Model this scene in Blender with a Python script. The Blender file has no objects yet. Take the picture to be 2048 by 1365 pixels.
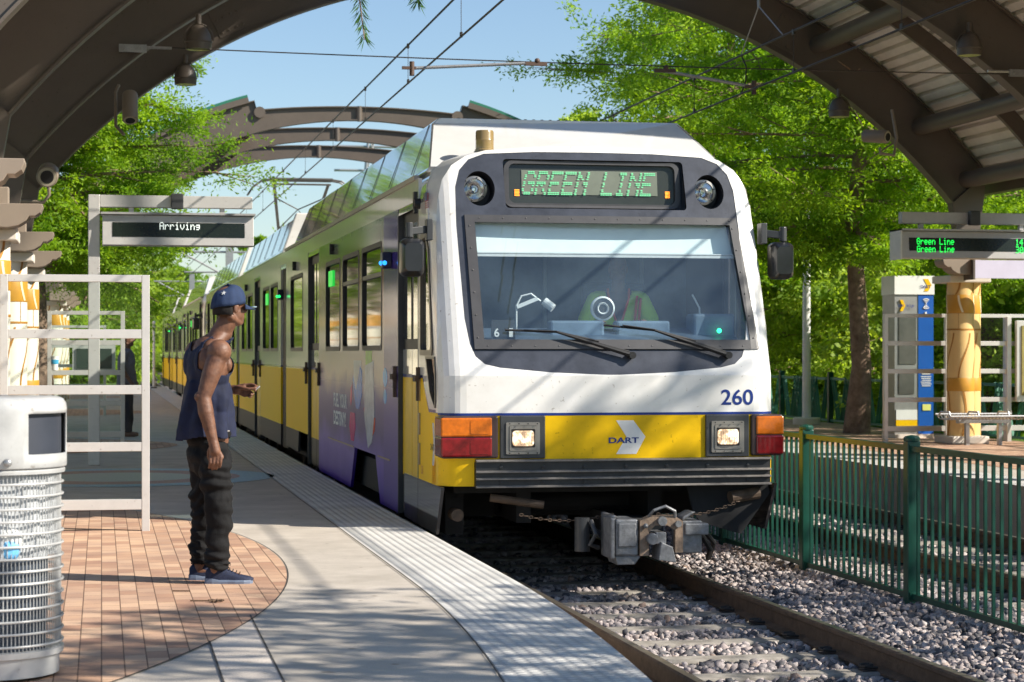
import bpy, bmesh, math, random
import numpy as np
from mathutils import Vector, Matrix
random.seed(7); rng = np.random.default_rng(7)
S = bpy.context.scene; COL = S.collection; PI = math.pi; R = math.radians

# ---------------- camera, world, sun, exposure ----------------
YAW = math.atan(821/4150)
cd = bpy.data.cameras.new('camera'); cam = bpy.data.objects.new('camera', cd); COL.objects.link(cam)
cd.sensor_width = 36; cd.lens = 4150/2048*36; cd.shift_y = 23.5/2048; cd.clip_start = .2; cd.clip_end = 3000
cam.location = (0, 0, 1.38); cam.rotation_euler = (R(90), 0, -YAW)
cd.dof.use_dof = True; cd.dof.focus_distance = 15.0; cd.dof.aperture_fstop = 5.6
S.camera = cam
SUN_EL = R(34.5); HX, HY = -.885, .465
_n = math.hypot(HX, HY); HX /= _n; HY /= _n
w = bpy.data.worlds.new("World"); S.world = w; w.use_nodes = True
nt = w.node_tree; bg = nt.nodes['Background']; sk = nt.nodes.new('ShaderNodeTexSky')
sk.sky_type = 'NISHITA'; sk.sun_disc = False; sk.sun_elevation = SUN_EL
sk.sun_rotation = math.atan2(-HX, -HY)
sk.air_density = 1.0; sk.dust_density = .4; sk.ozone_density = 3
nt.links.new(sk.outputs[0], bg.inputs[0]); bg.inputs[1].default_value = .088
sd = bpy.data.lights.new('sun', 'SUN'); sd.energy = 5.0; sd.angle = R(.5); sd.color = (1, .93, .82)
sun = bpy.data.objects.new('sun', sd); COL.objects.link(sun)
sun.rotation_euler = Vector((HX*math.cos(SUN_EL), HY*math.cos(SUN_EL), -math.sin(SUN_EL))).to_track_quat('-Z', 'Y').to_euler()
S.view_settings.view_transform = 'Standard'; S.view_settings.look = 'None'
S.view_settings.exposure = .8; S.view_settings.gamma = 1

# ---------------- materials ----------------
MT = {}
def mat(name, col, rough=.6, metal=0, var=.12, scale=6, bump=0, bscale=40, coat=0, emit=None, estr=0, col2=None, vcol=None, spec=.5):
    if name in MT: return MT[name]
    m = bpy.data.materials.new(name); m.use_nodes = True; n = m.node_tree.nodes; l = m.node_tree.links
    p = n['Principled BSDF']; p.inputs['Roughness'].default_value = rough; p.inputs['Metallic'].default_value = metal
    p.inputs['Coat Weight'].default_value = coat; p.inputs['Specular IOR Level'].default_value = spec
    p.inputs['Coat Roughness'].default_value = .04
    tc = n.new('ShaderNodeTexCoord')
    if var or col2:
        nz = n.new('ShaderNodeTexNoise'); nz.inputs['Scale'].default_value = scale; nz.inputs['Detail'].default_value = 6
        nz.inputs['Roughness'].default_value = .65
        l.new(tc.outputs['Object'], nz.inputs['Vector'])
        cr = n.new('ShaderNodeValToRGB'); l.new(nz.outputs['Fac'], cr.inputs[0])
        c2 = col2 or tuple(min(1, c*(1+var)) for c in col); c1 = col if col2 else tuple(c*(1-var) for c in col)
        cr.color_ramp.elements[0].position = .32; cr.color_ramp.elements[1].position = .68
        cr.color_ramp.elements[0].color = (*c1, 1); cr.color_ramp.elements[1].color = (*c2, 1)
        if name in ('white train paint', 'yellow train paint', 'brown steel paint', 'bin hood enamel', 'satin aluminium', 'dark mask paint'):
            sn = n.new('ShaderNodeTexNoise'); sn.inputs['Scale'].default_value = 34; sn.inputs['Detail'].default_value = 3; l.new(tc.outputs['Object'], sn.inputs['Vector'])
            sr = n.new('ShaderNodeValToRGB'); l.new(sn.outputs['Fac'], sr.inputs[0]); sr.color_ramp.elements[0].position = .27; sr.color_ramp.elements[1].position = .33; sr.color_ramp.elements[0].color = (.55, .5, .45, 1)
            sx = n.new('ShaderNodeMixRGB'); sx.blend_type = 'MULTIPLY'; sx.inputs[0].default_value = .7; l.new(cr.outputs[0], sx.inputs[1]); l.new(sr.outputs[0], sx.inputs[2]); l.new(sx.outputs[0], p.inputs['Base Color'])
        else: l.new(cr.outputs[0], p.inputs['Base Color'])
    else: p.inputs['Base Color'].default_value = (*col, 1)
    if bump:
        b = n.new('ShaderNodeBump'); b.inputs['Strength'].default_value = bump; b.inputs['Distance'].default_value = .01
        n2 = n.new('ShaderNodeTexNoise'); n2.inputs['Scale'].default_value = bscale; n2.inputs['Detail'].default_value = 5
        l.new(tc.outputs['Object'], n2.inputs['Vector']); l.new(n2.outputs['Fac'], b.inputs['Height']); l.new(b.outputs[0], p.inputs['Normal'])
    if emit: p.inputs['Emission Color'].default_value = (*emit, 1); p.inputs['Emission Strength'].default_value = estr
    MT[name] = m; return m
def glass(name, tint=(.85, .92, .9), refl=.12, rough=.02):
    if name in MT: return MT[name]
    m = bpy.data.materials.new(name); m.use_nodes = True; n = m.node_tree.nodes; l = m.node_tree.links
    n.remove(n['Principled BSDF']); o = n['Material Output']
    t = n.new('ShaderNodeBsdfTransparent'); t.inputs[0].default_value = (*tint, 1)
    g = n.new('ShaderNodeBsdfGlossy'); g.inputs['Roughness'].default_value = rough
    f = n.new('ShaderNodeFresnel'); f.inputs['IOR'].default_value = 1.5
    a = n.new('ShaderNodeMath'); a.operation = 'ADD'; a.inputs[1].default_value = refl; a.use_clamp = True
    x = n.new('ShaderNodeMixShader'); l.new(f.outputs[0], a.inputs[0]); ge = n.new('ShaderNodeNewGeometry'); k = n.new('ShaderNodeMath'); k.operation = 'SUBTRACT'; k.inputs[0].default_value = 1; l.new(ge.outputs['Backfacing'], k.inputs[1]); k2 = n.new('ShaderNodeMath'); k2.operation = 'MULTIPLY'; l.new(a.outputs[0], k2.inputs[0]); l.new(k.outputs[0], k2.inputs[1]); l.new(k2.outputs[0], x.inputs[0])
    l.new(t.outputs[0], x.inputs[1]); l.new(g.outputs[0], x.inputs[2]); l.new(x.outputs[0], o.inputs[0])
    MT[name] = m; return m
def nodes_of(name):
    m = bpy.data.materials.new(name); m.use_nodes = True; MT[name] = m
    return m, m.node_tree.nodes, m.node_tree.links, m.node_tree.nodes['Principled BSDF']
def math_n(n, l, op, a, b=None, c=None):
    k = n.new('ShaderNodeMath'); k.operation = op
    for i, v in enumerate((a, b, c)):
        if v is None: continue
        if isinstance(v, (int, float)): k.inputs[i].default_value = v
        else: l.new(v, k.inputs[i])
    return k.outputs[0]
def ramp(n, l, fac, stops, interp='LINEAR'):
    r = n.new('ShaderNodeValToRGB'); r.color_ramp.interpolation = interp; e = r.color_ramp.elements
    while len(e) < len(stops): e.new(.5)
    for i, (p, c) in enumerate(stops): e[i].position = p; e[i].color = (*c, 1)
    l.new(fac, r.inputs[0]); return r.outputs[0]
def leafmat(name, c_lo, c_hi, trans=.5, scale=1.3):
    if name in MT: return MT[name]
    m, n, l, p = nodes_of(name)
    tc = n.new('ShaderNodeTexCoord'); nz = n.new('ShaderNodeTexNoise'); nz.inputs['Scale'].default_value = scale; nz.inputs['Detail'].default_value = 5
    l.new(tc.outputs['Object'], nz.inputs['Vector'])
    c = ramp(n, l, nz.outputs['Fac'], [(.3, c_lo), (.7, c_hi)])
    l.new(c, p.inputs['Base Color']); p.inputs['Roughness'].default_value = .55; p.inputs['Specular IOR Level'].default_value = .25
    t = n.new('ShaderNodeBsdfTranslucent'); mm = n.new('ShaderNodeMixRGB'); mm.blend_type = 'MULTIPLY'; mm.inputs[0].default_value = 1
    mm.inputs[2].default_value = (1.6, 1.5, .5, 1); l.new(c, mm.inputs[1]); l.new(mm.outputs[0], t.inputs[0])
    x = n.new('ShaderNodeMixShader'); x.inputs[0].default_value = trans
    l.new(p.outputs[0], x.inputs[1]); l.new(t.outputs[0], x.inputs[2]); l.new(x.outputs[0], n['Material Output'].inputs[0])
    return m

BROWN = mat('brown steel paint', (.115, .092, .074), .45, var=.08, scale=2)
BROWN2 = mat('tan steel paint', (.27, .215, .165), .5, var=.06, scale=3)
ALU = mat('satin aluminium', (.62, .60, .57), .38, metal=.35, var=.05, scale=9)
ALUD = mat('grey aluminium', (.42, .41, .40), .45, metal=.3, var=.06, scale=9)
BLK = mat('black rubber', (.012, .012, .013), .5, var=.2)
DKG = mat('dark grey plastic', (.045, .047, .05), .4, var=.2)
WHT = mat('white train paint', (.70, .68, .64), .26, var=0, col2=(.82, .81, .785), scale=2.2, coat=.5)
WHS = mat('white side paint', (.62, .59, .53), .12, var=.03, scale=3, coat=1)
YEL = mat('yellow train paint', (.74, .44, .004), .38, var=0, col2=(.92, .56, .003), scale=3, spec=.25)
BLU = mat('blue stripe paint', (.006, .03, .20), .3, var=0)
MASK = mat('dark mask paint', (.045, .05, .065), .33, var=.3, scale=5, bump=.05, bscale=60)
MASKF = mat('window surround', (.052, .051, .054), .45, var=.15, scale=8)
GRN = mat('green fence paint', (.003, .056, .036), .38, var=.2, scale=7)
STEEL = mat('galvanised steel', (.38, .38, .38), .4, metal=.6, var=.15, scale=20)
RUST = mat('brown rusty rail steel', (.095, .062, .04), .75, var=.35, scale=14, bump=.3, bscale=60)
RAILT = mat('polished rail head', (.36, .32, .27), .3, metal=.8, var=.1)
CONC = mat('sleeper concrete', (.17, .15, .125), .9, var=0, col2=(.36, .33, .29), scale=9, bump=.3, bscale=50)
SKIN = mat('brown skin', (.16, .068, .036), .42, var=.25, scale=14, bump=.12, bscale=70)
DGLASS = mat('dark side glass', (.02, .025, .025), .05, var=0, coat=1)
WIRE = mat('dark wire', (.05, .042, .038), .5, metal=.4, var=0)
WHP = mat('white paint', (.74, .74, .72), .4, var=.05)

# ---------------- mesh helpers ----------------
WL = {}
def wl(o): return WL.get(o.name, Vector((0, 0, 0))) if o else Vector((0, 0, 0))
def tag(o, label=None, cat=None, group=None, kind=None):
    if label: o['label'] = label
    if cat: o['category'] = cat
    if group: o['group'] = group
    if kind: o['kind'] = kind
    return o
def thing(name, label, cat, loc=(0, 0, 0), group=None):
    o = bpy.data.objects.new(name, None); COL.objects.link(o); o.location = loc; o.empty_display_size = .1
    WL[o.name] = Vector(loc); return tag(o, label, cat, group)
def link_mesh(me, name, m, parent=None, loc=None, smooth=False, mods=None):
    o = bpy.data.objects.new(name, me); COL.objects.link(o)
    for q in (m if isinstance(m, (list, tuple)) else [m]): me.materials.append(q)
    if smooth: me.polygons.foreach_set('use_smooth', [True]*len(me.polygons))
    if parent:
        o.parent = parent; L = wl(parent)
        me.transform(Matrix.Translation(-L)); WL[o.name] = L
    elif loc is not None:
        me.transform(Matrix.Translation(-Vector(loc))); o.location = loc; WL[o.name] = Vector(loc)
    return o
class MB:
    def __init__(s): s.v = []; s.f = []; s.m = []; s.k = 0
    def add(s, vs, fs):
        b = len(s.v); s.v += [tuple(v) for v in vs]; s.f += [[b+i for i in f] for f in fs]; s.m += [s.k]*len(fs); return s
    def box(s, x0, x1, y0, y1, z0, z1):
        return s.add([(x, y, z) for x in (x0, x1) for y in (y0, y1) for z in (z0, z1)],
                     [(0, 1, 3, 2), (4, 6, 7, 5), (0, 4, 5, 1), (2, 3, 7, 6), (0, 2, 6, 4), (1, 5, 7, 3)])
    def bar(s, a, b, w, h, up=(0, 0, 1)):
        a = Vector(a); b = Vector(b); d = (b-a).normalized(); u = Vector(up)
        if abs(d.dot(u)) > .95: u = Vector((1, 0, 0))
        r = d.cross(u).normalized(); u = r.cross(d)
        vs = [p+r*sx*w/2+u*sz*h/2 for p in (a, b) for sx in (-1, 1) for sz in (-1, 1)]
        return s.add(vs, [(0, 1, 3, 2), (4, 6, 7, 5), (0, 4, 5, 1), (2, 3, 7, 6), (0, 2, 6, 4), (1, 5, 7, 3)])
    def tube(s, pts, r, n=10, cap=True, flat=1):
        pts = [Vector(p) for p in pts]; rs = r if isinstance(r, (list, tuple)) else [r]*len(pts)
        vs = []; prev = None
        for i, p in enumerate(pts):
            d = (pts[min(i+1, len(pts)-1)]-pts[max(i-1, 0)]).normalized()
            if prev is None: u = Vector((0, 0, 1)) if abs(d.z) < .9 else Vector((1, 0, 0))
            else: u = prev
            a = d.cross(u).normalized(); u = a.cross(d).normalized(); prev = u
            vs += [p+(a*math.cos(2*PI*k/n)+u*math.sin(2*PI*k/n)*flat)*rs[i] for k in range(n)]
        fs = [(i*n+k, i*n+(k+1) % n, (i+1)*n+(k+1) % n, (i+1)*n+k) for i in range(len(pts)-1) for k in range(n)]
        if cap: fs += [tuple(range(n))[::-1], tuple((len(pts)-1)*n+k for k in range(n))]
        return s.add(vs, fs)
    def cyl(s, a, b, r, n=20): return s.tube([a, b], r, n)
    def sph(s, c, r, sc=(1, 1, 1), n=12, rot=None):
        vs = []; fs = []; c = Vector(c)
        for i in range(1, n):
            t = PI*i/n
            for k in range(2*n):
                q = Vector((math.sin(t)*math.cos(PI*k/n)*sc[0], math.sin(t)*math.sin(PI*k/n)*sc[1], math.cos(t)*sc[2]))*r
                if rot: q = rot @ q
                vs.append(c+q)
        top = Vector((0, 0, r*sc[2])); 
        if rot: top = rot @ top
        vs += [c+top, c-top]; N = 2*n
        fs = [(i*N+k, (i+1)*N+k, (i+1)*N+(k+1) % N, i*N+(k+1) % N) for i in range(n-2) for k in range(N)]
        fs += [(len(vs)-2, k, (k+1) % N) for k in range(N)]+[(len(vs)-1, (n-2)*N+(k+1) % N, (n-2)*N+k) for k in range(N)]
        return s.add(vs, fs)
    def cap2(s, a, b, r0, r1, n=10):      # tapered capsule
        s.tube([a, b], [r0, r1], 2*n); s.sph(a, r0, n=n); s.sph(b, r1, n=n); return s
    def lathe(s, c, prof, n=32, ax='z', a0=0, a1=2*PI):
        full = abs(a1-a0-2*PI) < 1e-6; N = n if full else n+1; vs = []
        for r, z in prof:
            for k in range(N):
                a = a0+(a1-a0)*k/n; x, y = r*math.cos(a), r*math.sin(a)
                vs.append((c[0]+x, c[1]+y, c[2]+z) if ax == 'z' else (c[0]+x, c[1]+z, c[2]+y) if ax == 'y' else (c[0]+z, c[1]+x, c[2]+y))
        fs = [(i*N+k, i*N+(k+1) % N, (i+1)*N+(k+1) % N, (i+1)*N+k) for i in range(len(prof)-1) for k in range(n)]
        return s.add(vs, fs)
    def prism(s, poly, ax, a, b):         # 2D polygon (simple) extruded on axis: 'x': (y,z)  'y': (x,z)  'z': (x,y)
        n = len(poly)
        f = {'x': lambda p, t: (t, p[0], p[1]), 'y': lambda p, t: (p[0], t, p[1]), 'z': lambda p, t: (p[0], p[1], t)}[ax]
        return s.add([f(p, a) for p in poly]+[f(p, b) for p in poly],
                     [tuple(range(n)), tuple(range(n, 2*n))[::-1]]+[(i, (i+1) % n, n+(i+1) % n, n+i) for i in range(n)])
    def grid(s, fn, us, vs_):
        nu, nv = len(us), len(vs_)
        return s.add([fn(u, v) for u in us for v in vs_], [(i*nv+j, (i+1)*nv+j, (i+1)*nv+j+1, i*nv+j+1) for i in range(nu-1) for j in range(nv-1)])
    def build(s, name, m, parent=None, loc=None, smooth=False, bev=0, fix=True):
        me = bpy.data.meshes.new(name); me.from_pydata(s.v, [], s.f)
        if isinstance(m, (list, tuple)): me.polygons.foreach_set('material_index', s.m)
        if fix:
            bm = bmesh.new(); bm.from_mesh(me); bmesh.ops.recalc_face_normals(bm, faces=bm.faces); bm.to_mesh(me); bm.free()
        o = link_mesh(me, name, m, parent, loc, smooth)
        if bev:
            b = o.modifiers.new('bevel', 'BEVEL'); b.width = bev; b.segments = 2; b.limit_method = 'ANGLE'; b.angle_limit = R(40)
        if smooth:
            try: me.set_sharp_from_angle(angle=R(42))
            except Exception: pass
        return o
def rrect(x0, x1, z0, z1, r, n=5):
    pts = []
    for cx, cz, a in ((x1-r, z1-r, 0), (x0+r, z1-r, 90), (x0+r, z0+r, 180), (x1-r, z0+r, 270)):
        pts += [(cx+r*math.cos(R(a+90*i/n)), cz+r*math.sin(R(a+90*i/n))) for i in range(n+1)]
    return pts
def sheet(polys, fn, name, m, parent, thick=.01, cuts_u=(), cuts_v=(), smooth=False, bev=0):
    """flat outlines with holes, mapped by fn(u,v,depth) and given a thickness"""
    cu = bpy.data.curves.new('t', 'CURVE'); cu.dimensions = '2D'; cu.fill_mode = 'BOTH'
    for p in polys:
        sp = cu.splines.new('POLY'); sp.points.add(len(p)-1); sp.use_cyclic_u = True
        for i, q in enumerate(p): sp.points[i].co = (q[0], q[1], 0, 1)
    ob = bpy.data.objects.new('t', cu); COL.objects.link(ob)
    dg = bpy.context.evaluated_depsgraph_get(); me0 = bpy.data.meshes.new_from_object(ob.evaluated_get(dg))
    bpy.data.objects.remove(ob); bm = bmesh.new(); bm.from_mesh(me0)
    bmesh.ops.remove_doubles(bm, verts=bm.verts, dist=1e-5)
    for c in cuts_u: bmesh.ops.bisect_plane(bm, geom=bm.verts[:]+bm.edges[:]+bm.faces[:], plane_co=(c, 0, 0), plane_no=(1, 0, 0))
    for c in cuts_v: bmesh.ops.bisect_plane(bm, geom=bm.verts[:]+bm.edges[:]+bm.faces[:], plane_co=(0, c, 0), plane_no=(0, 1, 0))
    # keep one side, extrude
    ret = bmesh.ops.extrude_face_region(bm, geom=bm.faces[:])
    for v in ret['geom']:
        if isinstance(v, bmesh.types.BMVert): v.co.z = -1
    for v in bm.verts:
        d = thick if v.co.z < -.5 else 0
        v.co = Vector(fn(v.co.x, v.co.y, d))
    bmesh.ops.recalc_face_normals(bm, faces=bm.faces)
    me = bpy.data.meshes.new(name); bm.to_mesh(me); bm.free()
    o = link_mesh(me, name, m, parent, None, smooth)
    if smooth:
        try: me.set_sharp_from_angle(angle=R(35))
        except Exception: pass
    return o
def text_mb(mb, txt, origin, right, up, size, width=None, bold=0, shear=0):
    """text as flat letters lying on the plane of right/up"""
    cu = bpy.data.curves.new('t', 'FONT'); cu.body = txt; cu.size = 1; cu.shear = shear; cu.offset = bold; cu.extrude = .0
    ob = bpy.data.objects.new('t', cu); COL.objects.link(ob)
    me = bpy.data.meshes.new_from_object(ob.evaluated_get(bpy.context.evaluated_depsgraph_get()))
    bpy.data.objects.remove(ob)
    co = np.array([v.co[:] for v in me.vertices]); mn, mx = co.min(0), co.max(0); h = mx[1]-mn[1]
    ky = size/h; kx = (width/(mx[0]-mn[0])) if width else ky
    o = Vector(origin); r = Vector(right).normalized(); u = Vector(up).normalized()
    mb.add([o+r*(c[0]-mn[0])*kx+u*(c[1]-mn[1])*ky for c in co], [list(p.vertices) for p in me.polygons]); return mb
F57 = {'A': "01110 10001 10001 11111 10001 10001 10001", 'r': "00000 00000 10110 11001 10000 10000 10000", 'i': "00100 00000 01100 00100 00100 00100 01110",
 'v': "00000 00000 10001 10001 10001 01010 00100", 'n': "00000 00000 10110 11001 10001 10001 10001", 'g': "00000 00000 01111 10001 01111 00001 01110",
 'G': "01110 10001 10000 10111 10001 10001 01110", 'e': "00000 00000 01110 10001 11111 10000 01110", 'L': "10000 10000 10000 10000 10000 10000 11111",
 'E': "11111 10000 10000 11110 10000 10000 11111", 'R': "11110 10001 10001 11110 10100 10010 10001", 'N': "10001 11001 10101 10011 10001 10001 10001",
 'I': "01110 00100 00100 00100 00100 00100 01110", '1': "00100 01100 00100 00100 00100 00100 01110", '4': "00010 00110 01010 10010 11111 00010 00010",
 '3': "11110 00001 00001 01110 00001 00001 11110", '0': "01110 10001 10011 10101 11001 10001 01110", ' ': "00000 "*7}
def dots(mb, txt, x, y, z, px, pz, fx=.8, fz=.8, shear=0, step=6):
    """dot-matrix letters facing -Y, x/z of the top left dot"""
    for i, c in enumerate(txt):
        for r, row in enumerate(F57[c].split()):
            for k, b in enumerate(row):
                if b == '1':
                    X = x+(i*step+k)*px-r*pz*shear; Z = z-r*pz
                    mb.add([(X, y, Z-pz*fz), (X+px*fx, y, Z-pz*fz), (X+px*fx+shear*pz*fz, y, Z), (X+shear*pz*fz, y, Z)], [(0, 1, 2, 3)])
    return mb
def copy_tree(o, parent=None, loc=None):
    c = o.copy(); COL.objects.link(c); c.parent = parent
    if loc is not None: c.location = loc
    WL[c.name] = Vector(c.location) if parent is None else wl(parent)
    for ch in list(o.children): copy_tree(ch, c)
    return c
# ---------------- setting: ground, platforms, ballast ----------------
def xE(y): return 2.45-.0115*max(0, 12.5-y)**2
YS = [0, 2, 4, 5, 6, 7, 7.5, 8, 8.5, 9, 9.5, 10, 10.5, 11, 11.5, 12, 12.5, 14, 18, 24, 32, 45, 60, 80, 86]
def mat_brick():
    m, n, l, p = nodes_of('brick pavers'); tc = n.new('ShaderNodeTexCoord'); mp = n.new('ShaderNodeMapping')
    mp.inputs['Rotation'].default_value = (0, 0, R(90)); l.new(tc.outputs['Object'], mp.inputs[0])
    b = n.new('ShaderNodeTexBrick'); b.offset = .5; b.inputs['Scale'].default_value = 1; b.inputs['Brick Width'].default_value = .2
    b.inputs['Row Height'].default_value = .1; b.inputs['Mortar Size'].default_value = .0035; b.inputs['Mortar Smooth'].default_value = .2; b.inputs['Bias'].default_value = .1
    b.inputs['Color1'].default_value = (.36, .20, .135, 1); b.inputs['Color2'].default_value = (.56, .375, .26, 1); b.inputs['Mortar'].default_value = (.17, .10, .065, 1)
    l.new(mp.outputs[0], b.inputs['Vector'])
    nz = n.new('ShaderNodeTexNoise'); nz.inputs['Scale'].default_value = 3; nz.inputs['Detail'].default_value = 8; l.new(tc.outputs['Object'], nz.inputs['Vector'])
    mx = n.new('ShaderNodeMixRGB'); mx.blend_type = 'MULTIPLY'; mx.inputs[0].default_value = .75
    l.new(b.outputs['Color'], mx.inputs[1]); l.new(ramp(n, l, nz.outputs['Fac'], [(.3, (.72, .70, .72)), (.7, (1.15, 1.12, 1.0))]), mx.inputs[2])
    l.new(mx.outputs[0], p.inputs['Base Color']); p.inputs['Roughness'].default_value = .85
    bp = n.new('ShaderNodeBump'); bp.inputs['Strength'].default_value = .7; bp.inputs['Distance'].default_value = .006
    n2 = n.new('ShaderNodeTexNoise'); n2.inputs['Scale'].default_value = 90; l.new(tc.outputs['Object'], n2.inputs['Vector'])
    l.new(math_n(n, l, 'ADD', math_n(n, l, 'MULTIPLY', b.outputs['Fac'], -1.), math_n(n, l, 'MULTIPLY', n2.outputs['Fac'], .5)), bp.inputs['Height'])
    l.new(bp.outputs[0], p.inputs['Normal']); return m
def mat_conc(name, lo, hi):
    m, n, l, p = nodes_of(name); tc = n.new('ShaderNodeTexCoord')
    a = n.new('ShaderNodeTexNoise'); a.inputs['Scale'].default_value = 1.7; a.inputs['Detail'].default_value = 10; a.inputs['Roughness'].default_value = .7
    l.new(tc.outputs['Object'], a.inputs['Vector']); c = ramp(n, l, a.outputs['Fac'], [(.32, lo), (.68, hi)])
    b = n.new('ShaderNodeTexNoise'); b.inputs['Scale'].default_value = 160; b.inputs['Detail'].default_value = 2; l.new(tc.outputs['Object'], b.inputs['Vector'])
    mx = n.new('ShaderNodeMixRGB'); mx.blend_type = 'MULTIPLY'; mx.inputs[0].default_value = 1; l.new(c, mx.inputs[1])
    l.new(ramp(n, l, b.outputs['Fac'], [(.35, (.78, .78, .78)), (.6, (1.06, 1.06, 1.06))]), mx.inputs[2])
    v = n.new('ShaderNodeTexNoise'); v.inputs['Scale'].default_value = 9; v.inputs['Detail'].default_value = 1; l.new(tc.outputs['Object'], v.inputs['Vector'])
    m2 = n.new('ShaderNodeMixRGB'); m2.blend_type = 'MULTIPLY'; m2.inputs[0].default_value = 1; l.new(mx.outputs[0], m2.inputs[1])
    l.new(ramp(n, l, v.outputs['Fac'], [(.20, (.5, .47, .44)), (.29, (1, 1, 1))]), m2.inputs[2])
    vo = n.new('ShaderNodeTexVoronoi'); vo.inputs['Scale'].default_value = 2.6; l.new(tc.outputs['Object'], vo.inputs['Vector'])
    m3 = n.new('ShaderNodeMixRGB'); m3.blend_type = 'MULTIPLY'; m3.inputs[0].default_value = .8; l.new(m2.outputs[0], m3.inputs[1]); l.new(ramp(n, l, vo.outputs['Distance'], [(.035, (.45, .42, .4)), (.06, (1, 1, 1))]), m3.inputs[2])
    l.new(m3.outputs[0], p.inputs['Base Color']); p.inputs['Roughness'].default_value = .8
    bp = n.new('ShaderNodeBump'); bp.inputs['Strength'].default_value = .25; bp.inputs['Distance'].default_value = .004; l.new(b.outputs['Fac'], bp.inputs['Height']); l.new(bp.outputs[0], p.inputs['Normal'])
    return m
MC1 = mat_conc('pavement concrete', (.39, .345, .29), (.56, .50, .43)); MC2 = mat_conc('light concrete', (.50, .44, .38), (.64, .57, .50))
def mat_tactile():
    m, n, l, p = nodes_of('tactile domes'); tc = n.new('ShaderNodeTexCoord'); sp = n.new('ShaderNodeSeparateXYZ'); l.new(tc.outputs['Object'], sp.inputs[0])
    k = PI/.06
    sx = math_n(n, l, 'SINE', math_n(n, l, 'MULTIPLY', sp.outputs[0], k)); sy = math_n(n, l, 'SINE', math_n(n, l, 'MULTIPLY', sp.outputs[1], k))
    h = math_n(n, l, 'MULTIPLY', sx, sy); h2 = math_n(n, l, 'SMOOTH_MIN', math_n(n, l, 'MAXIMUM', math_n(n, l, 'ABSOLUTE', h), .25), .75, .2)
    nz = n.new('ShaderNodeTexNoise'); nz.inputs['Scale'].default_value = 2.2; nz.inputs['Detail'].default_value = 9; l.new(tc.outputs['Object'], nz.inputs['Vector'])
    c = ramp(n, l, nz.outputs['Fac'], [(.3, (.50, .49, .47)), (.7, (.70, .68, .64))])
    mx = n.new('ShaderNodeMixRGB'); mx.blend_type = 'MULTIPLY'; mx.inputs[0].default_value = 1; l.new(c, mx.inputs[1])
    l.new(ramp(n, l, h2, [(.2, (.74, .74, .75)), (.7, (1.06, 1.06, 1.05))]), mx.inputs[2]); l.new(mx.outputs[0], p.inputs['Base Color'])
    p.inputs['Roughness'].default_value = .6
    bp = n.new('ShaderNodeBump'); bp.inputs['Strength'].default_value = 1; bp.inputs['Distance'].default_value = .012; l.new(h2, bp.inputs['Height']); l.new(bp.outputs[0], p.inputs['Normal'])
    return m
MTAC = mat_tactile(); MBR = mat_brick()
GRASS = mat('grass', (.05, .11, .015), .9, var=0, col2=(.14, .22, .04), scale=4, bump=.8, bscale=30)
EARTH = mat('bare earth', (.16, .11, .075), .95, var=.35, scale=3, bump=.6)
def struct(o): o['kind'] = 'structure'; return o
struct(MB().box(-400, 400, -60, 900, -.9, -.72).build('ground', EARTH))
struct(MB().box(-400, -6.0, -60, 900, -.7, -.06).build('lawn', GRASS))
struct(MB().box(14.05, 400, -60, 900, -.7, -.03).build('lawn', GRASS))
struct(MB().box(9.45, 14.05, 86.01, 900, -.7, -.045).build('lawn', GRASS))
struct(MB().box(1.5, 9.45, 225, 900, -.7, -.02).build('lawn', GRASS))
struct(MB().box(-400, 1.5, 86.01, 900, -.7, -.035).build('lawn', GRASS))
# left platform
b = MB(); pl = [(-5.99, -10)]+[(xE(0)+.02, -10)]+[(xE(y), y) for y in YS]+[(-5.99, 86)]; b.prism(pl, 'z', -.71, 0)
struct(b.build('left_platform', MC1))
b = MB(); b.prism([(9.33, -10), (14.04, -10), (14.04, 86), (9.33, 86)], 'z', -.71, 0); struct(b.build('right_platform', MC1))
b = MB(); L = [(xE(y)-.61, y) for y in YS if y > 1]; Rr = [(xE(y)+.004, y) for y in YS if y > 1]
b.add([(x, y, .004) for x, y in L]+[(x, y, .004) for x, y in Rr], [(i, len(L)+i, len(L)+i+1, i+1) for i in range(len(L)-1)])
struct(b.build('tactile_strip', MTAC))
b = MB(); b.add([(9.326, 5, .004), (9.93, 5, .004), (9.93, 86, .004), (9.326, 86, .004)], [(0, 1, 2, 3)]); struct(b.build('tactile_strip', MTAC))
b = MB(); b.add([(10.6, 5, .004), (14.0, 5, .004), (14.0, 60, .004), (10.6, 60, .004)], [(0, 1, 2, 3)]); struct(b.build('brick_paving', MBR))
def disc(cx, cy, r, z, x0=-6, n=90, xmax=9):
    return [(max(x0, cx+r*math.cos(a)), cy+r*math.sin(a), z) for a in [2*PI*i/n for i in range(n)]]
b = MB()
arc = [(-10.65+11.82*math.cos(a), 13.88+11.82*math.sin(a)) for a in [R(-28+i*56/50) for i in range(51)]]
arc = [q for q in arc if 5 < q[1] < 19.2]
pv = [(-5.9, arc[0][1])]+arc+[(-5.9, arc[-1][1])]
b.add([(x, y, .004) for x, y in pv], [tuple(range(len(pv)))]); struct(b.build('brick_paving', MBR))
for cy in (31.5, 49, 66, 84):
    b = MB(); pv = [(-10.65+11.82*math.cos(a)-.05, cy+8.2*math.sin(a)*.62) for a in [R(-50+i*2) for i in range(51)]]
    pv = [(-5.9, pv[0][1])]+pv+[(-5.9, pv[-1][1])]
    b.add([(x, y, .004) for x, y in pv], [tuple(range(len(pv)))]); struct(b.build('brick_paving', MBR))
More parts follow.
